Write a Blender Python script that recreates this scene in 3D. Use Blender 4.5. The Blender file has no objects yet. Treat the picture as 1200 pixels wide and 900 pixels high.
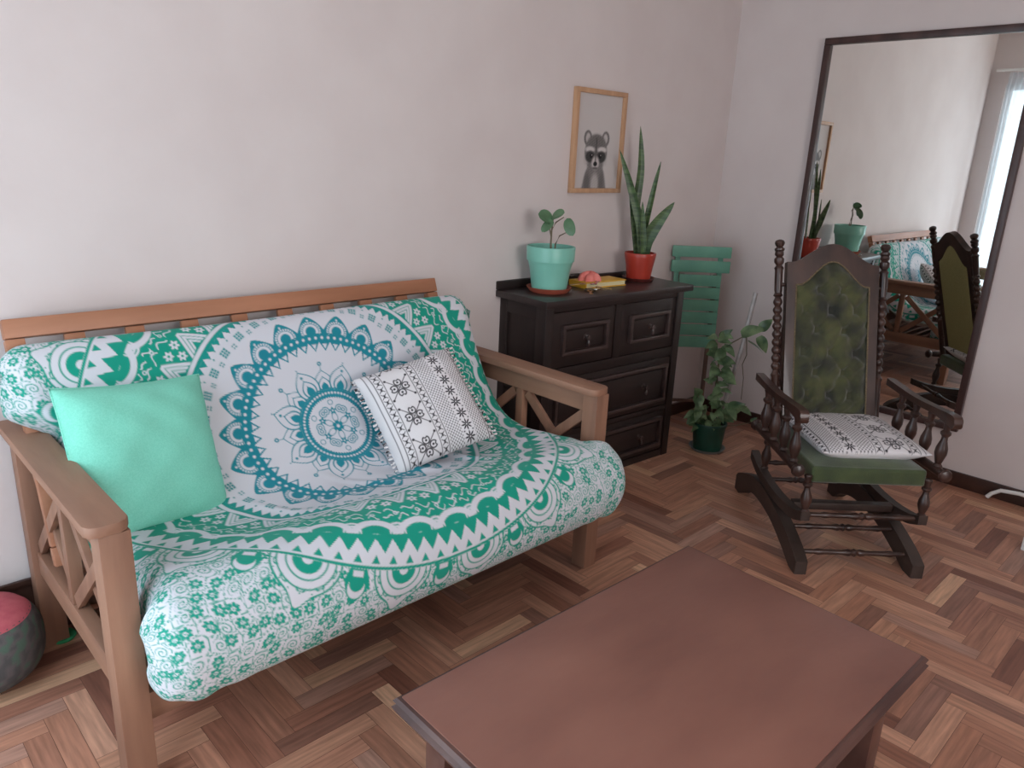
import bpy, bmesh, math, random
import numpy as np
from mathutils import Vector, Matrix
random.seed(7); rng = np.random.default_rng(7)
PI = math.pi
S = bpy.context.scene
COL = S.collection

# ------------------------------------------------------------------ camera
def rot_basis(yaw, pitch, roll):
    cy, sy, cp, sp = math.cos(yaw), math.sin(yaw), math.cos(pitch), math.sin(pitch)
    f = Vector((sy*cp, cy*cp, -sp)); r = Vector((cy, -sy, 0)); u = r.cross(f)
    c, s = math.cos(roll), math.sin(roll)
    return c*r + s*u, -s*r + c*u, f
CR, CU, CF = rot_basis(math.radians(44.531), math.radians(16.881), math.radians(2.588))
cam_d = bpy.data.cameras.new('camera'); cam = bpy.data.objects.new('camera', cam_d); COL.objects.link(cam)
M = Matrix.Identity(4)
for i in range(3):
    M[i][0], M[i][1], M[i][2] = CR[i], CU[i], -CF[i]
M[0][3], M[1][3], M[2][3] = -3.817, -2.304, 1.4
cam.matrix_world = M
cam_d.sensor_fit = 'HORIZONTAL'; cam_d.sensor_width = 36; cam_d.lens = 36*881.1/1200
cam_d.clip_start = 0.02
S.camera = cam

# ------------------------------------------------------------------ world, light, exposure
W = bpy.data.worlds.new('world'); S.world = W; W.use_nodes = True
bg = W.node_tree.nodes['Background']
bg.inputs[0].default_value = (0.72, 0.87, 1.0, 1); bg.inputs[1].default_value = 5.6
S.view_settings.view_transform = 'Standard'; S.view_settings.look = 'None'
S.view_settings.gamma = 1; S.view_settings.use_curve_mapping = False
S.view_settings.exposure = -0.36
ROOM_L, ROOM_F, ROOM_H = -4.35, -4.6, 2.65         # left wall x, front wall y, ceiling z
WIN = (-2.0, -0.14, 0.12, 2.2)                     # window in the left wall: y0 y1 z0 z1
WIN2 = (-4.15, -2.35, 0.95, 2.35)                       # added unseen window in the front wall, for fill light: x0 x1 z0 z1
def area(name, loc, rot, sx, sy, energy, color, portal=False):
    l = bpy.data.lights.new(name, 'AREA'); l.shape = 'RECTANGLE'; l.size = sx; l.size_y = sy
    l.energy = energy; l.color = color
    o = bpy.data.objects.new(name, l); COL.objects.link(o); o.location = loc; o.rotation_euler = rot
    if portal: l.cycles.is_portal = True
    return o
# daylight: a portal that guides the sky in through the left window; an added lamp outside the rear window gives warm fill light
area('window_portal', (ROOM_L-0.2, (WIN[0]+WIN[1])/2, (WIN[2]+WIN[3])/2), (0, -PI/2, 0), WIN[3]-WIN[2], WIN[1]-WIN[0], 10, (1,1,1), True)
area('warm_fill_lamp', ((WIN2[0]+WIN2[1])/2, ROOM_F-0.35, (WIN2[2]+WIN2[3])/2), (PI/2, 0, 0), WIN2[1]-WIN2[0], WIN2[3]-WIN2[2], 78, (1.0, 0.90, 0.84))

# the bright part of the sky, high outside the left window: wide and soft like a hazy sun
sl = bpy.data.lights.new('hazy_sun', 'SUN'); sl.energy = 1.3; sl.angle = math.radians(32); sl.color = (0.74, 0.88, 1.0)
so = bpy.data.objects.new('hazy_sun', sl); COL.objects.link(so)
so.rotation_euler = Vector((1.0, 1.15, -1.7)).to_track_quat('-Z', 'Y').to_euler()

# ------------------------------------------------------------------ helpers
def lin(c):
    c = np.asarray(c, float)/255.0
    return np.where(c <= 0.04045, c/12.92, ((c+0.055)/1.055)**2.4)
def L4(c): 
    v = lin(c); return (float(v[0]), float(v[1]), float(v[2]), 1.0)

def mat_new(name):
    m = bpy.data.materials.new(name); m.use_nodes = True
    nt = m.node_tree; b = nt.nodes['Principled BSDF']
    return m, nt, b
def noise_mat(name, c1, c2, scale=8, stretch=(1,1,1), rough=0.5, bump=0.0, detail=4, bscale=None, lo=0.35, hi=0.65, metallic=0, sheen=0, coat=0):
    m, nt, b = mat_new(name); N = nt.nodes; K = nt.links
    tc = N.new('ShaderNodeTexCoord'); mp = N.new('ShaderNodeMapping'); mp.inputs['Scale'].default_value = stretch
    n = N.new('ShaderNodeTexNoise'); n.inputs['Scale'].default_value = scale; n.inputs['Detail'].default_value = detail
    r = N.new('ShaderNodeValToRGB'); r.color_ramp.elements[0].position = lo; r.color_ramp.elements[1].position = hi
    r.color_ramp.elements[0].color = L4(c1); r.color_ramp.elements[1].color = L4(c2)
    K.new(tc.outputs['Object'], mp.inputs[0]); K.new(mp.outputs[0], n.inputs['Vector'])
    K.new(n.outputs['Fac'], r.inputs[0]); K.new(r.outputs[0], b.inputs['Base Color'])
    b.inputs['Roughness'].default_value = rough; b.inputs['Metallic'].default_value = metallic
    if sheen: b.inputs['Sheen Weight'].default_value = sheen
    if coat: b.inputs['Coat Weight'].default_value = coat
    if bump:
        n2 = N.new('ShaderNodeTexNoise'); n2.inputs['Scale'].default_value = bscale or scale*4; n2.inputs['Detail'].default_value = 3
        bp = N.new('ShaderNodeBump'); bp.inputs['Strength'].default_value = bump; bp.inputs['Distance'].default_value = 0.004
        K.new(mp.outputs[0], n2.inputs['Vector']); K.new(n2.outputs['Fac'], bp.inputs['Height']); K.new(bp.outputs[0], b.inputs['Normal'])
    return m
def wood(name, c1, c2, axis='x', rough=0.5, scale=14, bump=0.15, coat=0):
    st = {'x': (0.12,1,1), 'y': (1,0.12,1), 'z': (1,1,0.12)}[axis]
    return noise_mat(name, c1, c2, scale, st, rough, bump, 6, scale*5, 0.3, 0.7, coat=coat)
def attr_mat(name, rough=0.8, bump=0.0, bscale=400, sheen=0.0, weave=False):
    m, nt, b = mat_new(name); N = nt.nodes; K = nt.links
    a = N.new('ShaderNodeAttribute'); a.attribute_name = 'Col'
    K.new(a.outputs['Color'], b.inputs['Base Color']); b.inputs['Roughness'].default_value = rough
    b.inputs['Specular IOR Level'].default_value = 0.25
    if sheen: b.inputs['Sheen Weight'].default_value = sheen
    if bump:
        tc = N.new('ShaderNodeTexCoord'); n = N.new('ShaderNodeTexNoise'); n.inputs['Scale'].default_value = bscale
        bp = N.new('ShaderNodeBump'); bp.inputs['Strength'].default_value = bump; bp.inputs['Distance'].default_value = 0.002
        K.new(tc.outputs['Object'], n.inputs['Vector']); K.new(n.outputs['Fac'], bp.inputs['Height']); K.new(bp.outputs[0], b.inputs['Normal'])
    return m

class MB:
    """collects shapes into one mesh"""
    def __init__(s): s.bm = bmesh.new()
    def _add(s, verts, faces, M=None):
        vs = [s.bm.verts.new(M @ Vector(v) if M else Vector(v)) for v in verts]
        out = []
        for f in faces:
            try: out.append(s.bm.faces.new([vs[i] for i in f]))
            except ValueError: pass
        return vs, out
    def box(s, x0, x1, y0, y1, z0, z1, bev=0.0, M=None, seg=2):
        v = [(x0,y0,z0),(x1,y0,z0),(x1,y1,z0),(x0,y1,z0),(x0,y0,z1),(x1,y0,z1),(x1,y1,z1),(x0,y1,z1)]
        f = [(0,3,2,1),(4,5,6,7),(0,1,5,4),(1,2,6,5),(2,3,7,6),(3,0,4,7)]
        vs, fs = s._add(v, f, M)
        if bev > 0:
            es = {e for fc in fs for e in fc.edges}
            bmesh.ops.bevel(s.bm, geom=list(es), offset=bev, segments=seg, affect='EDGES', profile=0.6)
        return s
    def beam(s, a, b, w, h, up=(0,0,1), bev=0.002):
        """rectangular bar from a to b, width w across, height h along up"""
        a, b = Vector(a), Vector(b); d = (b-a); L = d.length; d.normalize()
        up = Vector(up); side = d.cross(up).normalized(); up = side.cross(d).normalized()
        M = Matrix(((d.x, side.x, up.x, a.x), (d.y, side.y, up.y, a.y), (d.z, side.z, up.z, a.z), (0,0,0,1)))
        return s.box(0, L, -w/2, w/2, -h/2, h/2, bev, M)
    def prism(s, pts, t0, t1, plane='yz', bev=0.0, M=None):
        """polygon pts extruded from t0 to t1 along the remaining axis"""
        def P(a, b, t): return {'yz': (t,a,b), 'xz': (a,t,b), 'xy': (a,b,t)}[plane]
        n = len(pts)
        v = [P(a,b,t0) for a,b in pts] + [P(a,b,t1) for a,b in pts]
        f = [tuple(range(n))[::-1], tuple(range(n, 2*n))] + [(i,(i+1)%n,n+(i+1)%n,n+i) for i in range(n)]
        vs, fs = s._add(v, f, M)
        if bev > 0:
            es = {e for fc in fs[:2] for e in fc.edges}
            bmesh.ops.bevel(s.bm, geom=list(es), offset=bev, segments=2, affect='EDGES', profile=0.6)
        return s
    def lathe(s, prof, seg=20, M=None, caps=True):
        """prof: (radius, z) list"""
        v = []; f = []
        for r, z in prof:
            for k in range(seg):
                a = 2*PI*k/seg; v.append((r*math.cos(a), r*math.sin(a), z))
        for i in range(len(prof)-1):
            for k in range(seg):
                k2 = (k+1) % seg; f.append((i*seg+k, i*seg+k2, (i+1)*seg+k2, (i+1)*seg+k))
        if caps:
            f.append(tuple(range(seg))[::-1]); f.append(tuple((len(prof)-1)*seg+k for k in range(seg)))
        s._add(v, f, M); return s
    def turned(s, a, b, prof, seg=14, n=None):
        """lathe profile (radius, t in 0..1) laid from a to b"""
        a, b = Vector(a), Vector(b); d = b-a; L = d.length
        q = d.to_track_quat('Z', 'Y').to_matrix().to_4x4()
        return s.lathe([(r, t*L) for r, t in prof], seg, Matrix.Translation(a) @ q)
    def tube(s, pts, rad, seg=8, taper=None):
        pts = [Vector(p) for p in pts]; n = len(pts); v = []; f = []
        for i, p in enumerate(pts):
            d = (pts[min(i+1,n-1)] - pts[max(i-1,0)]).normalized()
            ref = Vector((0,0,1)) if abs(d.z) < 0.9 else Vector((1,0,0))
            a = d.cross(ref).normalized(); b = a.cross(d)
            r = rad*(1 + (taper-1)*i/(n-1)) if taper is not None else rad
            for k in range(seg):
                t = 2*PI*k/seg; v.append(p + a*r*math.cos(t) + b*r*math.sin(t))
        for i in range(n-1):
            for k in range(seg):
                k2 = (k+1) % seg; f.append((i*seg+k, i*seg+k2, (i+1)*seg+k2, (i+1)*seg+k))
        f.append(tuple(range(seg))[::-1]); f.append(tuple((n-1)*seg+k for k in range(seg)))
        s._add(v, f); return s
    def grid(s, fn, nu, nv, thick=0.0):
        """sheet fn(u,v), u and v in 0..1; thick makes it a shell"""
        P = [[Vector(fn(i/(nu-1), j/(nv-1))) for j in range(nv)] for i in range(nu)]
        v = [P[i][j] for i in range(nu) for j in range(nv)]
        f = [(i*nv+j, (i+1)*nv+j, (i+1)*nv+j+1, i*nv+j+1) for i in range(nu-1) for j in range(nv-1)]
        vs, fs = s._add(v, f)
        if thick: 
            bmesh.ops.recalc_face_normals(s.bm, faces=fs)
            bmesh.ops.solidify(s.bm, geom=fs, thickness=thick)
        return s
    def build(s, name, mat, parent=None, smooth=True, world=False):
        bmesh.ops.recalc_face_normals(s.bm, faces=s.bm.faces[:])
        me = bpy.data.meshes.new(name); s.bm.to_mesh(me); s.bm.free()
        return link(name, me, mat, parent, smooth, world)
def link(name, me, mat, parent=None, smooth=True, world=False):
    o = bpy.data.objects.new(name, me); COL.objects.link(o)
    if mat: me.materials.append(mat)
    if parent is not None:
        o.parent = parent
        if world: me.transform(abs_matrix(parent).inverted())
    if smooth:
        me.polygons.foreach_set('use_smooth', [True]*len(me.polygons))
        try: me.set_sharp_from_angle(angle=math.radians(35))
        except Exception: pass
    return o
def abs_matrix(o):
    m = Matrix.LocRotScale(o.location, o.rotation_euler, o.scale)
    return abs_matrix(o.parent) @ m if o.parent else m
def np_mesh(name, V, F, mat, parent=None, col=None, world=False, smooth=True):
    me = bpy.data.meshes.new(name)
    V = np.ascontiguousarray(V, np.float32); F = np.ascontiguousarray(F, np.int32)
    me.vertices.add(len(V)); me.vertices.foreach_set('co', V.ravel())
    me.loops.add(F.size); me.loops.foreach_set('vertex_index', F.ravel())
    me.polygons.add(len(F)); me.polygons.foreach_set('loop_start', np.arange(0, F.size, F.shape[1], dtype=np.int32))
    me.polygons.foreach_set('use_smooth', np.full(len(F), smooth))
    me.update(calc_edges=True); me.validate()
    if col is not None:
        a = me.color_attributes.new('Col', 'FLOAT_COLOR', 'POINT')
        c4 = np.ones((len(V), 4), np.float32); c4[:, :3] = col
        a.data.foreach_set('color', c4.ravel())
    o = bpy.data.objects.new(name, me); COL.objects.link(o); me.materials.append(mat)
    if parent is not None:
        o.parent = parent
        if world: me.transform(abs_matrix(parent).inverted())
    return o
def grid_faces(nu, nv):
    i, j = np.meshgrid(np.arange(nu-1), np.arange(nv-1), indexing='ij')
    a = i*nv+j
    return np.stack([a, a+nv, a+nv+1, a+1], -1).reshape(-1, 4)

def thing(name, label, cat, loc=(0,0,0), rotz=0.0, group=None):
    o = bpy.data.objects.new(name, None); COL.objects.link(o); o.empty_display_size = 0.1
    o.location = loc; o.rotation_euler = (0,0,rotz)
    return tag(o, label, cat, group)
def tag(o, label, cat, group=None):
    o['label'] = label; o['category'] = cat
    if group: o['group'] = group
    return o
def struct(name, mb, mat, smooth=False, label=None):
    o = mb.build(name, mat, None, smooth); o['kind'] = 'structure'
    o['label'] = label or name.replace('_', ' '); o['category'] = name.split('_')[0]
    return o

# ------------------------------------------------------------------ materials
M_wall = noise_mat('wall_paint', (212,200,197), (217,206,203), 3, rough=0.85, bump=0.08, bscale=60)
M_ceil = noise_mat('ceiling_paint', (212,208,204), (218,214,210), 3, rough=0.9)
M_base = wood('baseboard_wood', (48,28,22), (70,44,34), 'x', 0.45)
M_glassframe = noise_mat('window_paint', (225,225,222), (235,235,232), 5, rough=0.4)
M_sofa = {a: wood('sofa_wood_'+a, (124,88,70), (156,115,92), a, 0.55, 16, 0.12) for a in 'xyz'}
M_rail = wood('back_rail_wood', (150,98,70), (176,120,90), 'x', 0.5, 16, 0.1)
M_dark = {a: wood('dresser_wood_'+a, (26,15,13), (42,27,24), a, 0.5, 18, 0.2) for a in 'xyz'}
M_darktop = wood('dresser_top_wood', (34,24,23), (50,38,36), 'x', 0.4, 18, 0.1, coat=0.1)
M_darkedge = wood('dresser_moulding_wood', (46,34,32), (72,56,53), 'x', 0.35, 18, 0.1, coat=0.2)
M_table = noise_mat('table_top_wood', (120,78,67), (142,96,82), 5, (0.5,1.2,1), 0.42, 0.1, 6, 60, 0.3, 0.7)
M_tabler = noise_mat('table_rim_wood', (70,46,42), (98,68,60), 8, (0.4,1,1), 0.35, 0.15, 5, 40)
M_rock = noise_mat('rocking_chair_wood', (44,27,23), (70,46,38), 14, (1,1,0.3), 0.42, 0.1, 4, 60, coat=0.2)
M_base_rock = noise_mat('rocker_base_wood', (48,36,32), (68,54,48), 10, (1,0.4,1), 0.5, 0.15, 4, 60)
M_mint = noise_mat('mint_linen', (122,206,182), (134,214,192), 260, rough=0.95, bump=0.25, bscale=700)
M_tealpot = noise_mat('mint_glaze', (122,186,168), (130,194,176), 6, rough=0.35)
M_redpot = noise_mat('red_plastic', (166,52,38), (176,60,44), 6, rough=0.35)
M_terra = noise_mat('terracotta', (158,74,56), (172,88,66), 20, rough=0.6)
M_brownsaucer = noise_mat('brown_plastic', (96,44,40), (108,52,46), 10, rough=0.4)
M_greenpot = noise_mat('green_plastic', (18,62,48), (26,76,60), 8, rough=0.4)
M_greysaucer = noise_mat('grey_plastic', (120,126,124), (136,142,140), 8, rough=0.5)
M_soil = noise_mat('soil', (40,28,22), (66,48,38), 60, rough=0.95, bump=0.6)
M_chairgreen = noise_mat('green_paint', (98,156,134), (112,170,146), 10, rough=0.5, bump=0.05)
M_chairleg = noise_mat('folding_leg_wood', (92,68,58), (120,92,80), 20, (1,1,0.2), 0.5)
M_mirror, _nt, _b = mat_new('mirror_glass')
_b.inputs['Metallic'].default_value = 1; _b.inputs['Roughness'].default_value = 0.01; _b.inputs['Base Color'].default_value = (0.86,0.87,0.84,1)
M_mframe = wood('mirror_frame_wood', (52,34,32), (78,54,50), 'z', 0.4, 20, 0.1)
M_pframe = wood('picture_frame_wood', (176,132,98), (200,158,122), 'z', 0.5, 30, 0.05)
M_leaf = noise_mat('pothos_leaf', (58,86,52), (132,156,112), 18, rough=0.4)
M_leaf2 = noise_mat('round_leaf', (66,98,68), (104,138,102), 10, rough=0.4)
M_stem = noise_mat('stem', (96,84,66), (118,108,84), 20, rough=0.6)
M_yellow = noise_mat('yellow_card', (214,160,40), (226,176,56), 10, rough=0.5)
M_page = noise_mat('paper', (222,206,160), (232,220,180), 40, (1,1,20), 0.8)
M_pink = noise_mat('pink_fluff', (226,120,112), (244,150,140), 30, rough=0.9, bump=0.8, bscale=60)
M_steel = noise_mat('steel', (150,146,140), (190,186,180), 20, rough=0.25, metallic=1)
M_brass = noise_mat('brass', (150,120,70), (180,150,96), 20, rough=0.3, metallic=1)
M_white = noise_mat('white_plastic', (218,216,214), (226,224,222), 10, rough=0.4)
M_tuft = noise_mat('olive_velvet', (24,26,11), (72,74,35), 11, rough=0.75, bump=0.3, bscale=80, sheen=0.5)
M_seatgreen = noise_mat('green_velvet', (44,58,24), (66,80,38), 12, rough=0.7, bump=0.2, bscale=200, sheen=0.4)
M_backcloth = noise_mat('olive_backcloth', (146,138,92), (160,152,104), 200, rough=0.9)
M_cream = noise_mat('mattress_cotton', (206,200,190), (216,210,200), 40, rough=0.9)
M_pouf_red = noise_mat('pouf_red_felt', (168,74,86), (182,90,98), 30, rough=0.95, bump=0.2, bscale=200)
M_felt = noise_mat('green_felt', (52,150,96), (66,168,112), 60, rough=0.95)

def m_glass():
    m, nt, b = mat_new('window_glass'); N = nt.nodes; K = nt.links
    t = N.new('ShaderNodeBsdfTransparent'); g = N.new('ShaderNodeBsdfGlossy'); g.inputs['Roughness'].default_value = 0.02
    x = N.new('ShaderNodeMixShader'); out = N['Material Output'] if 'Material Output' in N else None
    x.inputs[0].default_value = .06; K.new(t.outputs[0], x.inputs[1]); K.new(g.outputs[0], x.inputs[2]); K.new(x.outputs[0], out.inputs[0])
    return m
M_glass = m_glass()
def m_sheer():
    m, nt, b = mat_new('sheer_curtain'); N = nt.nodes; K = nt.links
    t = N.new('ShaderNodeBsdfTransparent'); d = N.new('ShaderNodeBsdfTranslucent'); e = N.new('ShaderNodeBsdfDiffuse')
    tc = N.new('ShaderNodeTexCoord'); n = N.new('ShaderNodeTexNoise'); n.inputs['Scale'].default_value = 30
    r = N.new('ShaderNodeValToRGB'); r.color_ramp.elements[0].color = (.72,.74,.76,1); r.color_ramp.elements[1].color = (.82,.84,.86,1)
    K.new(tc.outputs['Object'], n.inputs[0]); K.new(n.outputs['Fac'], r.inputs[0]); K.new(r.outputs[0], d.inputs[0]); K.new(r.outputs[0], e.inputs[0])
    a = N.new('ShaderNodeMixShader'); a.inputs[0].default_value = 0.5; c = N.new('ShaderNodeMixShader'); c.inputs[0].default_value = 0.75
    K.new(d.outputs[0], a.inputs[1]); K.new(e.outputs[0], a.inputs[2]); K.new(t.outputs[0], c.inputs[1]); K.new(a.outputs[0], c.inputs[2])
    K.new(c.outputs[0], N['Material Output'].inputs[0]); return m
M_sheer = m_sheer()

# ------------------------------------------------------------------ room
struct('wall_back', MB().box(ROOM_L-.1, 0.1, 0, 0.1, 0, ROOM_H), M_wall, label='white plaster wall behind the sofa and dresser')
struct('wall_right', MB().box(0, 0.1, ROOM_F-.1, 0, 0, ROOM_H), M_wall, label='white plaster wall carrying the tall mirror')
wl = MB()
wl.box(ROOM_L-.1, ROOM_L, WIN[1], 0, 0, ROOM_H); wl.box(ROOM_L-.1, ROOM_L, ROOM_F-.1, WIN[0], 0, ROOM_H)
wl.box(ROOM_L-.1, ROOM_L, WIN[0], WIN[1], 0, WIN[2]); wl.box(ROOM_L-.1, ROOM_L, WIN[0], WIN[1], WIN[3], ROOM_H)
struct('wall_left', wl, M_wall, label='white plaster wall with the window')
wf = MB()
wf.box(ROOM_L, WIN2[0], ROOM_F-.1, ROOM_F, 0, ROOM_H); wf.box(WIN2[1], 0, ROOM_F-.1, ROOM_F, 0, ROOM_H)
wf.box(WIN2[0], WIN2[1], ROOM_F-.1, ROOM_F, 0, WIN2[2]); wf.box(WIN2[0], WIN2[1], ROOM_F-.1, ROOM_F, WIN2[3], ROOM_H)
struct('wall_front', wf, M_wall, label='white plaster wall behind the camera')
struct('ceiling', MB().box(ROOM_L-.1, 0.1, ROOM_F-.1, 0.1, ROOM_H, ROOM_H+.1), M_ceil, label='white plaster ceiling')

def window(name, horiz, a0, a1, z0, z1, label):
    """frame and panes filling an opening; horiz True when the wall runs along x"""
    fr = MB(); gl = MB()
    def B(mb, p0, p1, q0, q1, t0, t1, bev=0.004):
        if horiz: mb.box(p0, p1, ROOM_F-.1+t0, ROOM_F-.1+t1, q0, q1, bev)
        else: mb.box(ROOM_L-.1+t0, ROOM_L-.1+t1, p0, p1, q0, q1, bev)
    w = .05
    B(fr, a0, a1, z0, z0+w, .02, .07); B(fr, a0, a1, z1-w, z1, .02, .07)
    for p in (a0, (a0+a1)/2-w/2, a1-w): B(fr, p, p+w, z0, z1, .02, .07)
    o = struct(name, fr, M_glassframe, label=label)
    for p0, p1 in ((a0+w, (a0+a1)/2-w/2), ((a0+a1)/2+w/2, a1-w)):
        g = MB(); B(g, p0, p1, z0+w, z1-w, .043, .047, 0); g.build('pane', M_glass, o, False)
    return o
window('window_1', False, WIN[0], WIN[1], WIN[2], WIN[3], 'tall white window in the left wall')
window('window_2', True, WIN2[0], WIN2[1], WIN2[2], WIN2[3], 'white window behind the camera, added for warm fill light')

# floor: herringbone parquet, every strip its own faces with its own tone
def make_floor():
    w, k = 0.056, 5; L = w*k
    tones = np.array([(158,108,88),(168,118,96),(180,128,104),(190,140,114),(200,150,124),(214,168,136),(150,108,92),(172,130,112),(132,86,70)])
    prob = np.array([.10,.16,.18,.17,.12,.08,.08,.07,.04])
    V, F, C, U = [], [], [], []
    def quad(x0, y0, dx, dy):
        g = 0.0005
        x1, y1 = x0+dx-g, y0+dy-g; x0 += g; y0 += g
        if x1 < ROOM_L or x0 > 0 or y1 < ROOM_F or y0 > 0: return
        x0, x1 = max(x0, ROOM_L), min(x1, 0); y0, y1 = max(y0, ROOM_F), min(y1, 0)
        b = len(V); c = tones[rng.choice(len(tones), p=prob/prob.sum())] + rng.normal(0, 3)
        ox, oy = rng.uniform(0, 50, 2)
        for x, y in ((x0,y0),(x1,y0),(x1,y1),(x0,y1)):
            V.append((x,y,0)); C.append(lin(np.clip(c,0,255)))
            U.append((x-x0+ox, y-y0+oy) if dx > dy else (y-y0+ox, x-x0+oy))
        F.append((b,b+1,b+2,b+3))
    n = int(6/w)
    # herringbone tiling on a lattice: blocks stepping diagonally
    for i in range(-n, n):
        for j in range(-n//k-2, n//k+2):
            bx = (i + 2*k*0)*w + j*0; 
            # horizontal strip of row i, vertical strip of column i
            x0 = -5 + i*w + j*2*L; y0 = -5 + i*w
            quad(x0, y0, L, w)
            quad(x0 + L, y0, w, -0+L) if False else quad(x0 - w + 0*w, y0 + 0*w, w, L) if False else None
            quad(x0 + L, y0 + w - L, w, L)
    V = np.array(V); V[:, 2] = 0.0
    b = len(V)
    Vb = np.array([(ROOM_L,ROOM_F,-.0015),(0,ROOM_F,-.0015),(0,0,-.0015),(ROOM_L,0,-.0015),(ROOM_L,ROOM_F,-.06),(0,ROOM_F,-.06),(0,0,-.06),(ROOM_L,0,-.06)])
    V = np.vstack([V, Vb]); C = np.vstack([np.array(C), np.tile(lin((84,54,44)), (8,1))]); U += [(0,0)]*8
    F = np.vstack([np.array(F), [(b,b+1,b+2,b+3),(b+7,b+6,b+5,b+4),(b,b+4,b+5,b+1),(b+1,b+5,b+6,b+2),(b+2,b+6,b+7,b+3),(b+3,b+7,b+4,b)]])
    m, nt, bs = mat_new('parquet'); N = nt.nodes; K = nt.links
    a = N.new('ShaderNodeAttribute'); a.attribute_name = 'Col'
    uv = N.new('ShaderNodeUVMap'); uv.uv_map = 'UVMap'; mp = N.new('ShaderNodeMapping'); mp.inputs['Scale'].default_value = (4, 50, 1)
    n1 = N.new('ShaderNodeTexNoise'); n1.inputs['Scale'].default_value = 1.6; n1.inputs['Detail'].default_value = 5
    tc = N.new('ShaderNodeTexCoord'); n2 = N.new('ShaderNodeTexNoise'); n2.inputs['Scale'].default_value = 2.2; n2.inputs['Detail'].default_value = 3
    r1 = N.new('ShaderNodeMapRange'); r1.inputs[1].default_value = .3; r1.inputs[2].default_value = .7; r1.inputs[3].default_value = .72; r1.inputs[4].default_value = 1.22
    mx = N.new('ShaderNodeMix'); mx.data_type = 'RGBA'; mx.blend_type = 'MULTIPLY'; mx.inputs[0].default_value = 1
    K.new(uv.outputs[0], mp.inputs[0]); K.new(mp.outputs[0], n1.inputs['Vector']); K.new(n1.outputs['Fac'], r1.inputs[0])
    K.new(a.outputs['Color'], mx.inputs[6]); K.new(r1.outputs[0], mx.inputs[7]); K.new(mx.outputs[2], bs.inputs['Base Color'])
    r2 = N.new('ShaderNodeMapRange'); r2.inputs[3].default_value = .28; r2.inputs[4].default_value = .5
    K.new(tc.outputs['Object'], n2.inputs['Vector']); K.new(n2.outputs['Fac'], r2.inputs[0]); K.new(r2.outputs[0], bs.inputs['Roughness'])
    bp = N.new('ShaderNodeBump'); bp.inputs['Strength'].default_value = .12; bp.inputs['Distance'].default_value = .002
    K.new(n1.outputs['Fac'], bp.inputs['Height']); K.new(bp.outputs[0], bs.inputs['Normal'])
    o = np_mesh('floor', V, F, m, None, C, smooth=False)
    uvl = o.data.uv_layers.new(name='UVMap'); UA = np.array(U, np.float32)
    idx = np.zeros(len(o.data.loops), np.int32); o.data.loops.foreach_get('vertex_index', idx)
    uvl.data.foreach_set('uv', UA[idx].ravel())
    o['kind'] = 'structure'; o['label'] = 'brown herringbone parquet floor'; o['category'] = 'floor'
make_floor()
HB = 0.07
struct('baseboard_back', MB().box(ROOM_L+.02, -.02, -.018, 0, 0, HB, .004), M_base, True, 'dark wooden baseboard behind the dresser')
struct('baseboard_right', MB().box(-.018, 0, ROOM_F, 0, 0, HB, .004), M_base, True, 'dark wooden baseboard under the mirror')
struct('baseboard_left', MB().box(ROOM_L, ROOM_L+.018, ROOM_F, 0, 0, HB, .004), M_base, True, 'dark wooden baseboard under the window')
struct('trim_1', MB().box(ROOM_L+.02, -3.30, -.022, -.0185, 0, .185, .0).box(ROOM_L+.02, -3.30, -.03, -.0185, .17, .19, .003), M_base, True, 'tall dark wooden wall board behind the round pouf')

# curtain hanging beside the window, seen only in the mirror
def curtain():
    y0, y1 = -.42, -.17
    def fn(u, v):
        y = y0 + (y1-y0)*u; z = .04 + 2.25*v
        return (ROOM_L+.07 + .025*math.sin(u*2*PI*6) + .006*math.sin(u*31+v*3), y, z)
    o = MB().grid(fn, 80, 12).build('curtain', M_sheer)
    tag(o, 'sheer pale curtain hanging beside the window, seen in the mirror', 'curtain')
    t = tag(MB().tube([(ROOM_L+.07, -2.1, 2.31), (ROOM_L+.07, -.06, 2.31)], .012, 10).build('curtain_rod', M_glassframe), 'white curtain rod above the window', 'rod')
    for y in (-2.06, -.1): MB().tube([(ROOM_L, y, 2.31), (ROOM_L+.07, y, 2.31)], .008, 8).build('bracket', M_glassframe, t)
curtain()

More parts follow.
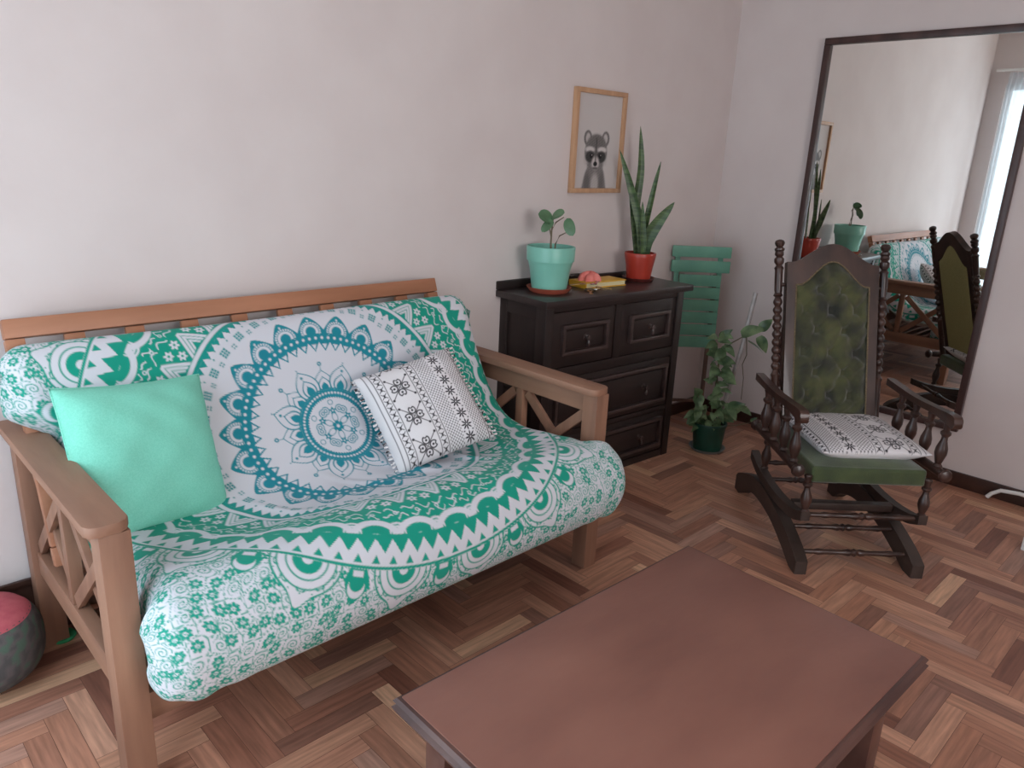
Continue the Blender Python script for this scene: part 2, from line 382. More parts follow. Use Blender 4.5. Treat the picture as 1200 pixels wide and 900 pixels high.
# ------------------------------------------------------------------ sofa
XL0, XL1, XR0, XR1 = -3.466, -3.404, -1.947, -1.885      # left post, right post
YF, YB, ZA = -.810, -.045, .672                           # front of posts, back, arm top
sofa = thing('futon_sofa', 'wooden futon sofa with lattice arms and slatted back under a mandala throw', 'sofa', ((XL0+XR1)/2, -.43, 0))
for x0, x1 in ((XL0, XL1), (XR0, XR1)):
    xc = (x0+x1)/2
    MB().box(x0, x1, YF, YF+.062, 0, ZA-.025, .004).build('leg', M_sofa['z'], sofa, world=True)
    MB().box(x0, x1, YB-.062, YB, 0, ZA-.025, .004).build('leg', M_sofa['z'], sofa, world=True)
    # arm board with rounded front corners
    xo = xc-.010; aw = .043
    pts = [(xo-aw, YB+.01), (xo+aw, YB+.01), (xo+aw, YF+.020), (xo+aw-.008, YF+.004), (xo+.02, YF-.004), (xo-.02, YF-.004), (xo-aw+.008, YF+.004), (xo-aw, YF+.020)]
    MB().prism(pts, ZA-.025, ZA, 'xy', .005).build('arm_board', M_sofa['y'], sofa, world=True)
    MB().box(xc-.017, xc+.017, YF+.062, YB-.062, ZA-.095, ZA-.025, .003).build('upper_rail', M_sofa['y'], sofa, world=True)
    MB().box(xc-.017, xc+.017, YF+.062, YB-.062, .235, .305, .003).build('lower_rail', M_sofa['y'], sofa, world=True)
    ym = (YF+YB)/2; zt, zb = ZA-.095, .305
    MB().box(xc-.015, xc+.015, ym-.017, ym+.017, zb, zt, .002).build('lattice_bar', M_sofa['z'], sofa, world=True)
    for a, b in ((YF+.062, ym-.017), (ym+.017, YB-.062)):
        MB().beam((xc+.004, a+.01, zb+.012), (xc+.004, b-.01, zt-.012), .016, .034, (0,-1,1)).build('lattice_bar', M_sofa['z'], sofa, world=True)
        MB().beam((xc-.004, b-.01, zb+.012), (xc-.004, a+.01, zt-.012), .016, .034, (0,1,1)).build('lattice_bar', M_sofa['z'], sofa, world=True)
MB().box(XL1, XR0, YF+.03, YF+.062, .16, .23, .004).build('front_rail', M_sofa['x'], sofa, world=True)
MB().box(XL1, XR0, YB-.05, YB-.02, .16, .23, .004).build('rear_rail', M_sofa['x'], sofa, world=True)
for i in range(9):
    y = YF+.10 + i*.068
    MB().box(XL1+.005, XR0-.005, y, y+.04, .232, .248, .002).build('seat_slat', M_sofa['x'], sofa, world=True)
# reclined back frame
BX0, BX1 = -3.448, -2.062
def backpt(t): return Vector((0, -.30+.225*t, .30+.62*t))   # along the recline
bd = (backpt(1)-backpt(0)).normalized(); bn = Vector((0, bd.z, -bd.y))
p1 = backpt(1)
MB().beam((BX0, p1.y, p1.z), (BX1, p1.y, p1.z), .034, .05, bd, .004).build('back_rail', M_rail, sofa, world=True)
pb = backpt(.1)
MB().beam((BX0, pb.y, pb.z), (BX1, pb.y, pb.z), .034, .05, bd, .004).build('back_rail', M_rail, sofa, world=True)
for x in (BX0+.022, BX1-.022):
    MB().beam((x, pb.y+.008, pb.z+.026), (x, p1.y-.008, p1.z-.026), .044, .03, bn, .003).build('back_stile', M_rail, sofa, world=True)
for i in range(8):
    x = BX0+.16 + i*(BX1-BX0-.32)/7
    MB().beam((x, pb.y+.008, pb.z+.026), (x, p1.y-.008, p1.z-.026), .05, .016, bn, .002).build('back_slat', M_rail, sofa, world=True)
MB().lathe([(.001,.0),(.034,.0),(.037,.005),(.034,.010),(.001,.010)], 20, Matrix.Translation((-3.418,-.078,.0))).build('foot_pad', M_felt, sofa, world=True)

# futon surface: profile (y, z) from behind the back, over the top, down to the seat and over the front edge
PR = np.array([(-.135,.52),(-.105,.62),(-.075,.72),(-.085,.80),(-.10,.865),(-.14,.888),(-.185,.865),(-.225,.79),(-.268,.70),(-.335,.588),(-.405,.512),(-.49,.468),(-.59,.460),(-.69,.480),(-.775,.508),(-.86,.512),(-.928,.470),(-.96,.39),(-.95,.315),(-.92,.272),(-.87,.258),(-.76,.256),(-.64,.256)])
def catmull(P, n):
    out = []; P = np.vstack([2*P[0]-P[1], P, 2*P[-1]-P[-2]])
    for i in range(1, len(P)-2):
        a, b, c, d = P[i-1:i+3]
        for t in np.linspace(0, 1, n, endpoint=False):
            out.append(.5*((2*b)+(-a+c)*t+(2*a-5*b+4*c-d)*t*t+(-a+3*b-3*c+d)*t**3))
    out.append(P[-2]); return np.array(out)
CP = catmull(PR, 40); CS = np.r_[0, np.cumsum(np.hypot(*np.diff(CP, axis=0).T))]; VLEN = CS[-1]
V0 = CS[np.argmin(np.hypot(CP[:,0]+.075, CP[:,1]-.72))]                # arc length at the rear edge
CX, CV = -2.65, .590                                        # mandala centre on the cloth
def V_under(v): return np.where((v > 1.50) | (v < -.02), 1, 0)
def futon(nu, nv, off=0.0, wrinkle=True, h=.085):
    """grid of points; returns positions, pattern coordinates"""
    v = np.linspace(-V0, VLEN-V0, nv); P = np.stack([np.interp(v+V0, CS, CP[:,0]), np.interp(v+V0, CS, CP[:,1])], -1)
    T = np.gradient(P, axis=0); T /= np.linalg.norm(T, axis=1)[:,None]
    Nn = np.stack([T[:,1], -T[:,0]], -1)                    # outward (up/front)
    rx, ext = .075, .06
    arc = rx*PI/2*1.05
    def sm(a, b, x): t = np.clip((x-a)/(b-a), 0, 1); return t*t*(3-2*t)
    front_ = sm(.80, .87, -P[:,0])*np.where(v > .9, 1, 0)
    flare = np.maximum(front_, 1.75*sm(.685, .76, P[:,1])*np.where(v < .7, 1, 0))
    xl = -3.392 - .028*front_ - .055*np.where(v < .7, flare, 0); xr = -1.962 + .06*front_
    tot = (xr-xl).mean()
    q = np.linspace(-(arc+ext), tot+arc+ext-2*rx+2*rx, nu)   # arc coordinate across
    Q = q[:,None]; flat0 = rx; 
    W_ = (xr-xl)[None,:]
    # map: q in [-(arc+ext), tot+arc+ext] ; flat between rx and W-rx, quarter rounds outside
    qq = (q+arc+ext)/(tot+2*(arc+ext))
    s_ = qq[:,None]*(W_-2*rx+2*(arc+ext)) - (arc+ext)          # 0..W-2rx is flat
    flatw = W_-2*rx
    left = np.clip(-s_, 0, None); right = np.clip(s_-flatw, 0, None); d = left+right; sg = np.where(left > 0, -1, 1)
    ph = np.clip(d/rx, 0, PI/2)
    x = xl[None,:] + rx + np.clip(s_, 0, flatw) + sg*rx*np.sin(ph)
    dep = h*(1-np.cos(ph)); cap = np.clip((d-rx*PI/2)/ext, 0, 1)
    u_pat = xl[None,:]+rx+s_
    dis = np.zeros_like(x)
    if wrinkle:
        X, Vv = x, np.broadcast_to(v[None,:], x.shape)
        seat = sm(.70,.78,Vv)*(1-sm(1.16,1.25,Vv)); crease = np.exp(-((Vv-.80)/.09)**2)
        n = .5*np.sin(14*X+3*np.sin(9*Vv+2*X)+20*Vv) + .35*np.sin(31*X-22*Vv+2.1*np.sin(7*X)) + .3*np.sin(9*X+34*Vv+1.3)
        dis += .0035*n*(seat+.5*crease)
        dis += .006*np.sin(5.3*X+1.0)*np.exp(-((Vv-.35)/.2)**2) + .008*np.sin(4.1*X+.5)*np.exp(-((Vv-1.05)/.15)**2)
        # a few sharp tucks running from the crease to the seat front
        for cx, sl, am in ((-2.55,.55,.010),(-2.36,.35,.012),(-2.72,.8,.007),(-2.15,-.3,.007),(-3.0,.7,.006)):
            w = (X-cx-sl*(Vv-.80)); dis += am*np.exp(-(w/.018)**2)*np.exp(-((Vv-.86)/.10)**2)
        en = np.clip(1-np.minimum(X+3.40, -1.95-X)/.40, 0, 1); dis += .032*en*en*(3-2*en)*np.exp(-((Vv-.88)/.16)**2)
        # hem gathers at both lower corners
        dis += .006*np.sin(75*X)*sm(1.34,1.45,Vv)*np.exp(-((np.minimum(X+3.45, -1.9-X))/.16)**2)
    k = (dis*np.where(V_under(v) > 0, 0, 1)[None,:] - dep + off) if wrinkle else (off - dep)
    y = P[None,:,0] + Nn[None,:,0]*k; z = P[None,:,1] + Nn[None,:,1]*k
    # the ends close onto the middle line of the slab
    py, pz = P[:,0], P[:,1]; seat_ = v > .74
    ty = np.where(seat_, np.clip(py, -.85, -.33), np.interp(pz, [.39,.50,.72,.80,.89], [-.33,-.28,-.165,-.145,-.14]))
    tz = np.where(seat_, .39, np.clip(pz, .39, .80))
    y = y*(1-cap)+ty[None,:]*cap; z = z*(1-cap)+tz[None,:]*cap
    x = x*(1-cap)+(np.where(sg < 0, -3.40, -1.95))*cap
    return np.stack([x, y, z], -1), u_pat, np.broadcast_to(v[None,:], x.shape)
G, _, _ = futon(340, 110, off=-.014, wrinkle=False)
G[...,0] = -2.675 + (G[...,0]+2.675)*.965
np_mesh('mattress', G.reshape(-1,3), grid_faces(340,110), M_cream, sofa, world=True)

# ------------------------------------------------------------------ mandala throw
def frac(x): return x-np.floor(x)
def hashv(a, b, k=0): return frac(np.sin(a*127.1+b*311.7+k*74.7)*43758.5453)
def mandala(dx, dv):
    """colour of the throw at cloth coordinates (metres from the mandala centre)"""
    AA = .0013
    r = np.hypot(dx, dv); th = np.arctan2(dv, dx)
    ink = np.zeros_like(r)                                   # 1 = dyed, 0 = bare white
    def st(e): return np.clip(.5 - e/(2*AA), 0, 1)           # 1 where e<0
    def put(mask_e, val, where=None):
        nonlocal ink
        m = st(mask_e) if where is None else st(mask_e)*where
        ink = ink*(1-m) + val*m
    def band(a, b): return np.maximum(a-r, r-b)
    def sect(N, ph=0.0):
        t = th*N/(2*PI)+ph; f = frac(t)-.5
        return f*2*PI/N, np.floor(t)
    def tri(N, ph=0.0):
        t = frac(th*N/(2*PI)+ph); return 1-np.abs(2*t-1)      # 0..1..0
    def line(e, w): return np.abs(e)-w
    # --- centre medallion
    a, i = sect(6); lx, ly = r*np.cos(a), r*np.sin(a)
    put(np.hypot(lx-.012, ly)-.007, 1); put(r-.004, 0)
    put(np.hypot(lx-.052, ly)-.0095-.003*np.cos(5*np.arctan2(ly, lx-.052)), 1); put(np.hypot(lx-.052, ly)-.003, 0)
    put(line(np.hypot(lx-.055, np.abs(ly)-.024)-.012, .0016), 1); put(line(np.hypot(lx-.055, np.abs(ly)-.024)-.005, .0016), 1)
    put(np.maximum(line(np.hypot((lx-.03)*.6, ly)-.009, .0012), -1), 1); put(line(np.hypot(lx-.08, ly)-.008, .0012), 1)
    # --- beaded ring
    put(band(.097-.004*tri(72), .122), 1)
    a, i = sect(64); put(np.hypot(r-.110, a*.110)-.0038, 0)
    # --- lotus petals
    a, i = sect(16); 
    def petal(r0, L, hw, a_, rr=None):
        rr = r if rr is None else rr
        t = np.clip((rr-r0)/L, 0, 1); w = hw*np.sin(PI*np.clip(t*.78+.22, 0, 1))**.8*(1-t**6)
        return np.maximum(np.abs(a_)*rr-w, band(r0, r0+L))
    out = band(.122, .215)
    a2, _ = sect(8, .5); e2 = petal(.122, .068, .034, a2); put(e2, 1); put(e2+.0042, 0); put(line(petal(.122,.045,.022,a2)+.002,.0023),1); put(petal(.122,.026,.012,a2),1)
    a1, _ = sect(8); e1 = petal(.122, .088, .040, a1); put(e1, 1); put(e1+.0045, 0)
    put(line(petal(.122,.055,.024,a1)+.002,.0024),1); put(petal(.122,.034,.013,a1),1); put(np.hypot(r-.185,a1*r)-.0045,1)
    put(np.hypot(r-.207, a2*r)-.007, 1); put(np.hypot(r-.207, a2*r)-.0025, 0); put(np.maximum(np.abs(a2)*r-.001, band(.187,.203)), 1)
    a3, _ = sect(16, .5); put(np.hypot(r-.212, (np.abs(a3)-0)*r)-.0022, 1)
    # --- toothed beaded band
    t = tri(46); tooth = np.maximum(.276-.030*t - r, r-.277); put(tooth, 1)
    put(np.maximum(.276-.030*t+.0075 - r + .006*(1-t), r-.270), 0)
    put(band(.275,.304), 1); a, i = sect(84); put(np.hypot((r-.290), a*.29)-.0048, 0)
    # --- star points
    a, i = sect(22); t = np.clip((r-.300)/.068, 0, 1); hw = .055*(1-t)**.68
    e = np.maximum(np.abs(a)*r-hw, band(.300,.368)); put(e, 1)
    put(np.maximum(line(np.hypot(r-.312, a*.312)-.0215,.0042), .305-r), 0)
    ang = np.arctan2(r-.312, a*.312); dr = np.hypot(r-.312, a*.312)
    put(np.maximum(np.maximum(np.abs(dr-.031)-.0032, np.abs(frac(ang*13/PI)-.5)*.0075-.0024), e+.002), 0)
    put(np.hypot(r-.352, a*.352)-.0036, 0)
    # --- dotted clusters
    a, i = sect(36); px_, py_ = a*.40, r-.402
    big = np.where(np.mod(i,1)==0, 1, 0)
    cx_, cy_ = (frac(px_/.0085+.5)-.5)*.0085, (frac(py_/.0085+.5)-.5)*.0085
    put(np.maximum(np.maximum(np.abs(cx_),np.abs(cy_))-.0033, np.maximum(np.abs(px_)-.0125, np.abs(py_)-.0125)), 1)
    a, i = sect(36, .5); px_, py_ = a*.40, r-.392
    cx_, cy_ = (frac(px_/.0075)-.5)*.0075, (frac(py_/.0085)-.5)*.0085
    put(np.maximum(np.maximum(np.abs(cx_),np.abs(cy_))-.0024, np.maximum(np.abs(px_)-.0075, np.abs(py_)-.0085)), 1)
    put(np.hypot(a*.42, r-.419)-.0028, 1)
    # --- fine teeth and the double ring
    put(np.maximum(.446-.020*tri(104)-r, r-.447), 1)
    put(band(.446,.458), 1); put(band(.458,.470), 0); put(band(.470,.640), 1)
    # --- chevrons and flowers
    N = 30; a, i = sect(N); px_ = a*.51; py_ = r-.470
    for off, w in ((0.0,.0042),(.0125,.0036),(.024,.003)):
        e = np.abs(px_)/.043 + py_/.072 - 1.0 + off*23
        put(np.maximum(line(e*.034, w), np.maximum(-py_+.002+off*.2, py_-.072)), 0)
    a, i = sect(N, .5); px_ = a*.52
    for fx, fy in ((-.019,.062),(.019,.062),(0,.030)):
        q, w = px_-fx, r-.470-fy; d = np.hypot(q, w); put(d-.0118-.003*np.cos(6*np.arctan2(w,q)), 0); put(d-.0038, 1)
    # --- running scribble
    s = th*.58; 
    put(np.maximum(np.abs(r-.566-.007*np.sin(s*150)-.004*np.sin(s*67))-.0022, np.abs(frac(s*21)-.5)-.41), 0)
    put(np.maximum(np.abs(r-.588-.009*np.sin(s*190+1)*np.sin(s*43))-.0022, np.abs(frac(s*26+.3)-.5)-.36), 0)
    a, i = sect(60); put(np.abs(np.hypot(a*.576, r-.577)-.0045)-.0015, 0)
    # --- arches
    N = 34; a, i = sect(N); px_ = a*.645; d = np.hypot(px_*.82, r-.655); up = r-.656
    put(np.maximum(d-.058, up), 0); put(np.maximum(d-.041, up), 1); put(np.maximum(d-.016, up), 0); put(np.maximum(d-.007, up),1)
    a, i = sect(N, .5); px_ = a*.62
    for k in range(3): put(np.maximum(line(np.hypot(px_, r-.640)-(.012+.0095*k), .003), np.maximum(r-.640, np.abs(px_)-.022)), 0)
    # --- great teeth
    N = 92; t = tri(N); put(np.maximum(.640-r, r-.688+.036*t), 1, ); put(np.maximum(.688-.036*t-r, r-.722), 0)
    put(np.maximum((1-t)*.024-(r-.692)*.55, r-.713), 1)
    put(band(.719,.727), 1)
    # --- outer field: little flowers and scrolls
    outm = st(.727-r)
    x, y = dx, dv; c = .036
    ink_f = np.zeros_like(r)
    wx, wy = x+.009*np.sin(41*y+1), y+.009*np.sin(37*x+2)
    gi, gj = np.floor(wx/c), np.floor(wy/c)
    best = np.full_like(r, 9.0); sec = np.full_like(r, 9.0); bx = np.zeros_like(r); by = np.zeros_like(r); bh = np.zeros_like(r)
    for di in (-1,0,1):
        for dj in (-1,0,1):
            ii, jj = gi+di, gj+dj
            qx = wx-(ii+.5+.45*(hashv(ii,jj)-.5))*c; qy = wy-(jj+.5+.45*(hashv(ii,jj,1)-.5))*c
            dd = np.hypot(qx, qy); m = dd < best
            sec = np.where(m, best, np.minimum(sec, dd))
            best = np.where(m, dd, best); bx = np.where(m, qx, bx); by = np.where(m, qy, by); bh = np.where(m, hashv(ii,jj,2), bh)
    an = np.arctan2(by, bx)+bh*6; fl = best; np_ = 7
    pa = np.abs(frac(an*np_/(2*PI))-.5)*2*PI/np_*fl
    tt = np.clip((fl-.0045)/.0105, 0, 1); e = np.maximum(pa-.0044*np.sqrt(tt*(1-tt)*4+.02), np.maximum(.0045-fl, fl-.0150))
    flower = (bh > .36)
    ink_f = np.maximum(ink_f, st(e)*flower); ink_f = np.maximum(ink_f, st(fl-.0019)*flower)
    sp = np.abs(frac((fl/.0085)+an/(2*PI))-.5)*.0085-.0014
    ink_f = np.maximum(ink_f, st(np.maximum(sp, fl-.0150))*(~flower))
    ink_f = np.maximum(ink_f, st(np.abs(sec-fl-.002-.002*np.sin(an*3))-.0014)*.9)
    ink = ink*(1-outm) + ink_f*outm
    # --- outer scallops
    N = 18; a, i = sect(N, .25); px_ = a*.745; rr = r-.727; d = np.hypot(px_, rr)
    pt = np.hypot(px_, rr) - (.088 + .030*np.exp(-(px_/.020)**2)*(rr > 0))
    inr = st(-rr)
    put(pt, 1, inr); put(pt+.005, 0, inr)
    put(d-.073, 1, inr); put(d-.069, 0, inr)
    lo = np.abs(frac(np.arctan2(rr, px_)*5/PI)-.5)*PI/5*.068
    put(np.maximum(np.abs(np.hypot(lo, d-.069)-.009)-.0022, d-.078+0*d)*1.0, 1, inr*st(.069-d))
    put(np.hypot((frac(np.arctan2(rr,px_)*9/PI)-.5)*PI/9*.081, d-.081)-.0018, 1, inr)
    put(d-.052, 1, inr); put(d-.048, 0, inr); put(d-.036, 1, inr); put(d-.013, 0, inr)
    a, i = sect(N, .75); px_ = a*.745
    cr = np.hypot(px_*1.15, rr-.044); gap = st(-(.727+.006-r))
    free = inr
    put(np.maximum(np.abs(px_)-.034+.35*np.abs(rr-.03), np.maximum(-rr, rr-.085+1.1*np.abs(px_))), 1, free)
    put(np.maximum(cr-.026, -(np.hypot(px_*1.15, rr-.030)-.024)), 0, free)
    put(np.maximum(np.abs(px_)-.014, band(.732,.746)), 0, free)
    white = lin((208,208,215)); tin, tout = lin((30,132,148)), lin((18,148,126))
    g = np.clip((r-.34)/.16, 0, 1)[...,None]; dye = tin*(1-g)+tout*g
    return white*(1-ink[...,None]) + dye*ink[...,None]
NU, NV = 640, 600
G, U_, V_ = futon(NU, NV)
colr = mandala((U_-CX), (V_-CV))
throw = np_mesh('throw_blanket', G.reshape(-1,3), grid_faces(NU,NV), attr_mat('printed_cotton', .85, .12, 300, .1), None, colr.reshape(-1,3))
tag(throw, 'white and teal mandala cotton throw covering the futon sofa', 'throw')

# ------------------------------------------------------------------ cushions
def scandi(p, q):
    """black folk pattern on white; p across the bands 0..1, q along 0..1"""
    AA = .004; ink = np.zeros_like(p)
    def st(e): return np.clip(.5-e/(2*AA), 0, 1)
    def put(e, v=1.0):
        nonlocal ink
        m = st(e); ink = ink*(1-m)+v*m
    def xband(c, h, n):
        t = (frac(q*n)-.5)/n; d = p-c
        put(np.maximum(np.abs(np.abs(d)-np.abs(t)*1.0)-.005, np.maximum(np.abs(d)-h, np.abs(t)-.40/n)))
        put(np.maximum(np.abs(d)-.006, np.abs(t)-.25/n)); put(np.abs(np.abs(d)-h-.010)-.0035)
    xband(.145, .030, 15)
    xband(.475, .030, 15)
    put(np.abs(p-.06)-.0035)
    # hearts in fours with crossed stems
    n = 3.3; t = (frac(q*n+.1)-.5)/n; d = p-.31
    a = np.abs(d); b = np.abs(t)
    put(np.maximum(np.abs(a-b)*.7-.004, np.maximum(a,b)-.105)); put(np.hypot(a-.105,b-.105)-.012)
    h = np.hypot(np.abs(a-.0)-.055, b-.0)
    for (u, w) in ((a-.058, b), (b-.058, a)):
        e = np.hypot(u, w*1.05)-.034+.016*np.exp(-(w/.012)**2)*(u>0); put(np.abs(e)-.006); put(np.hypot(u+.004,w)-.011)
    # dotted field with a row of stars
    inf = (p > .53)
    gx = (frac(p*30+.5*np.floor(np.mod(q*60,2)))-.5)/30; gy = (frac(q*60)-.5)/60
    e = np.where(inf & (p < .93), np.maximum(np.abs(gx), np.abs(gy)*.9)-.0056, 9); put(e)
    n = 8.5; t = (frac(q*n)-.5)/n; d = p-.735
    put(np.where(np.abs(d) < .065, -1, 9) + 0*p, 0)
    rr = np.hypot(d, t); an = np.arctan2(t, d); e = rr-.036-.020*np.cos(8*an); put(e); put(rr-.007, 0)
    put(np.maximum(np.abs(np.abs(d)-.045)-.008, np.abs(np.abs(t)-.5/n)-.006))
    put(np.abs(p-.94)-.0035); xband(.972, .020, 15)
    return ink
def cushion(name, size, thick, M, mat, parent=None, pat=None, n=160, pinch=.06, top=.5):
    """pillow with pulled-in edges; returns the mesh object. pat(p,q) gives ink for front and back"""
    t = np.linspace(-1, 1, n); P, Q = np.meshgrid(t, t, indexing='ij')
    ex = 1-pinch*(1-Q**2)*np.abs(P)**3; ey = 1-pinch*(1-P**2)*np.abs(Q)**3
    X = P*ex*size/2; Y = Q*ey*size/2
    f = np.clip((1-P**4), 0, 1)**.62*np.clip((1-Q**4), 0, 1)**.62
    wr = .035*np.sin(9*P+5*Q*Q)*np.sin(7*Q+2)+.03*np.sin(13*P*Q+1)
    Zf = thick*top*f*(1+wr); Zb = -thick*(1-top)*f
    Y2 = Y
    A = np.stack([X, Y2, Zf], -1).reshape(-1,3); B = np.stack([X, Y2, Zb], -1).reshape(-1,3)
    F1 = grid_faces(n, n); F2 = grid_faces(n, n)[:, ::-1] + n*n
    col = None
    if pat is not None:
        ink = pat((P+1)/2, (Q+1)/2).reshape(-1); w, k = lin((222,218,220)), lin((44,40,46))
        c = w[None]*(1-ink[:,None]) + k[None]*ink[:,None]; col = np.vstack([c, c if top == .5 else np.tile(w, (len(c), 1))])
    V = np.vstack([A, B]); V = (np.array(M.to_3x3()) @ V.T).T + np.array(M.translation)
    o = np_mesh(name, V, np.vstack([F1, F2]), mat, parent, col, world=parent is not None)
    bm = bmesh.new(); bm.from_mesh(o.data); bmesh.ops.remove_doubles(bm, verts=bm.verts, dist=1e-5); bm.to_mesh(o.data); bm.free()
    return o
def eulM(loc, a, b, c):
    a, b, c = map(math.radians, (a,b,c))
    return Matrix.Translation(loc) @ (Matrix.Rotation(c,4,'Z') @ Matrix.Rotation(b,4,'Y') @ Matrix.Rotation(a,4,'X'))
M1 = eulM((-3.235,-.400,.634), 64.6, 6.5, 10.5)
c1 = cushion('mint_cushion', .385, .14, M1, M_mint, n=80, pinch=.05)
tag(c1, 'plain mint green square cushion leaning in the left end of the sofa', 'cushion')
t = np.linspace(0, 2*PI, 97)
def edge_loop(size, pinch, M, rad, name, mat, parent):
    pts = []
    for k in range(96):
        s = k/24; side = int(s); f = 2*(s-side)-1
        P, Q = [(f,-1),(1,f),(-f,1),(-1,-f)][side]
        ex = 1-pinch*(1-Q**2)*abs(P)**3; ey = 1-pinch*(1-P**2)*abs(Q)**3
        pts.append(M @ Vector((P*ex*size/2, Q*ey*size/2, 0)))
    pts.append(pts[0])
    return MB().tube(pts, rad, 6).build(name, mat, parent)
edge_loop(.385, .05, M1, .0022, 'seam', M_mint, c1)
M_scan = attr_mat('folk_print_cotton', .9, .2, 400)
M2 = eulM((-2.412,-.484,.612), 48.0, -12.0, -10.3)
c2 = cushion('patterned_cushion', .345, .12, M2, M_scan, None, scandi, n=230, pinch=.04)
tag(c2, 'white cushion with black folk pattern and tassel edges leaning on the mandala throw', 'cushion')
M_tas = noise_mat('tassel_cotton', (60,56,60), (226,222,222), 90, rough=.95, lo=.42, hi=.5)
for sgn in (-1, 1):
    tm = MB()
    for k in range(26):
        q = -0.96 + 1.92*k/25
        base = Vector((sgn*(.345/2)*(1-.04*(1-q*q)), q*.345/2, 0)); d = Vector((sgn*(.012+.004*random.random()), .004*random.uniform(-1,1), .004*random.uniform(-1,1)))
        tm.tube([M2 @ base, M2 @ (base+d*.5), M2 @ (base+d)], .0028, 5, 1.5)
    tm.build('tassel_edge', M_tas, c2)

# ------------------------------------------------------------------ coffee table
TA = math.radians(-1.46); TL, TW, TZ = .948, .617, .42
tc = Vector((-3.131, -1.324, 0)); ta = Vector((math.cos(TA), math.sin(TA), 0)); tb = Vector((math.sin(TA), -math.cos(TA), 0))
ctr = tc + ta*TL/2 + tb*TW/2
tab = thing('coffee_table', 'low reddish brown wooden coffee table with moulded rim in the foreground', 'table', (ctr.x, ctr.y, 0), TA)
hx, hy = TL/2, TW/2
MB().box(-hx+.012, hx-.012, -hy+.012, hy-.012, TZ-.018, TZ, .004).build('tabletop', M_table, tab)
def rim_profile(hx, hy):
    m = MB(); prof = [(-.004, 0), (.012, -.003), (.018,-.010), (.012,-.017), (.020,-.024), (.014,-.036), (-.03,-.040)]
    rings = []
    for o, z in prof:
        rings.append([(sx*(hx-.018+o), sy*(hy-.018+o), TZ-.001+z) for sx, sy in ((-1,-1),(1,-1),(1,1),(-1,1))])
    v = [p for r_ in rings for p in r_]
    f = [(i*4+k, i*4+(k+1)%4, (i+1)*4+(k+1)%4, (i+1)*4+k) for i in range(len(prof)-1) for k in range(4)]
    m._add(v, f); return m
rim_profile(hx, hy).build('moulded_rim', M_tabler, tab)
for sx in (-1,1):
    for sy in (-1,1):
        x, y = sx*(hx-.075), sy*(hy-.075)
        MB().box(x-.03, x+.03, y-.03, y+.03, 0, TZ-.04, .004).build('leg', M_tabler, tab)
for sy in (-1,1): MB().box(-hx+.105, hx-.105, sy*(hy-.07)-.011, sy*(hy-.07)+.011, TZ-.12, TZ-.04, .003).build('apron', M_tabler, tab)
for sx in (-1,1): MB().box(sx*(hx-.07)-.011, sx*(hx-.07)+.011, -hy+.105, hy-.105, TZ-.12, TZ-.04, .003).build('apron', M_tabler, tab)

# ------------------------------------------------------------------ dresser
DH, DW, DD = .857, .945, .335
dr = thing('dresser', 'dark stained wooden dresser with moulded drawers beside the sofa', 'dresser', (-1.690, -.316, 0), math.radians(-3.5))
# local frame: x along the front, y towards the wall (front at y = 0)
bw0, bw1, by0, by1 = .028, DW-.028, .03, DD-.01
MB().box(0, DW, 0, DD-.004, DH-.03, DH, .006).build('top', M_darktop, dr)
MB().box(0, .60, DD-.03, DD-.006, DH, DH+.036, .004).box(.60, DW, DD-.03, DD-.006, DH, DH+.026, .004).build('back_ledge', M_dark['x'], dr)
body = MB().box(bw0+.01, bw1-.01, by0+.02, by1, .02, DH-.03, .002)
body.build('body', M_dark['z'], dr)
for x0 in (bw0, bw1-.045):
    MB().box(x0, x0+.045, by0, by0+.06, 0, DH-.031, .004).build('corner_post', M_dark['z'], dr)
    MB().box(x0, x0+.045, by1-.05, by1, 0, DH-.031, .004).build('corner_post', M_dark['z'], dr)
for x0, s in ((bw0+.002, 1), (bw1-.014, 1)):
    for z0, z1 in ((.03,.10),(.44,.50),(DH-.09,DH-.031)): MB().box(x0, x0+.012, by0+.06, by1-.05, z0, z1, .003).build('side_rail', M_dark['y'], dr)
for z0, z1 in ((.0,.035),(.245,.268),(.515,.56),(.80,.827)):
    MB().box(bw0+.045, bw1-.045, by0+.004, by0+.03, z0, z1, .003).build('front_rail', M_dark['x'], dr)
xm = (bw0+bw1)/2
MB().box(xm-.022, xm+.022, by0+.004, by0+.03, .56, .80, .003).build('front_rail', M_dark['z'], dr)
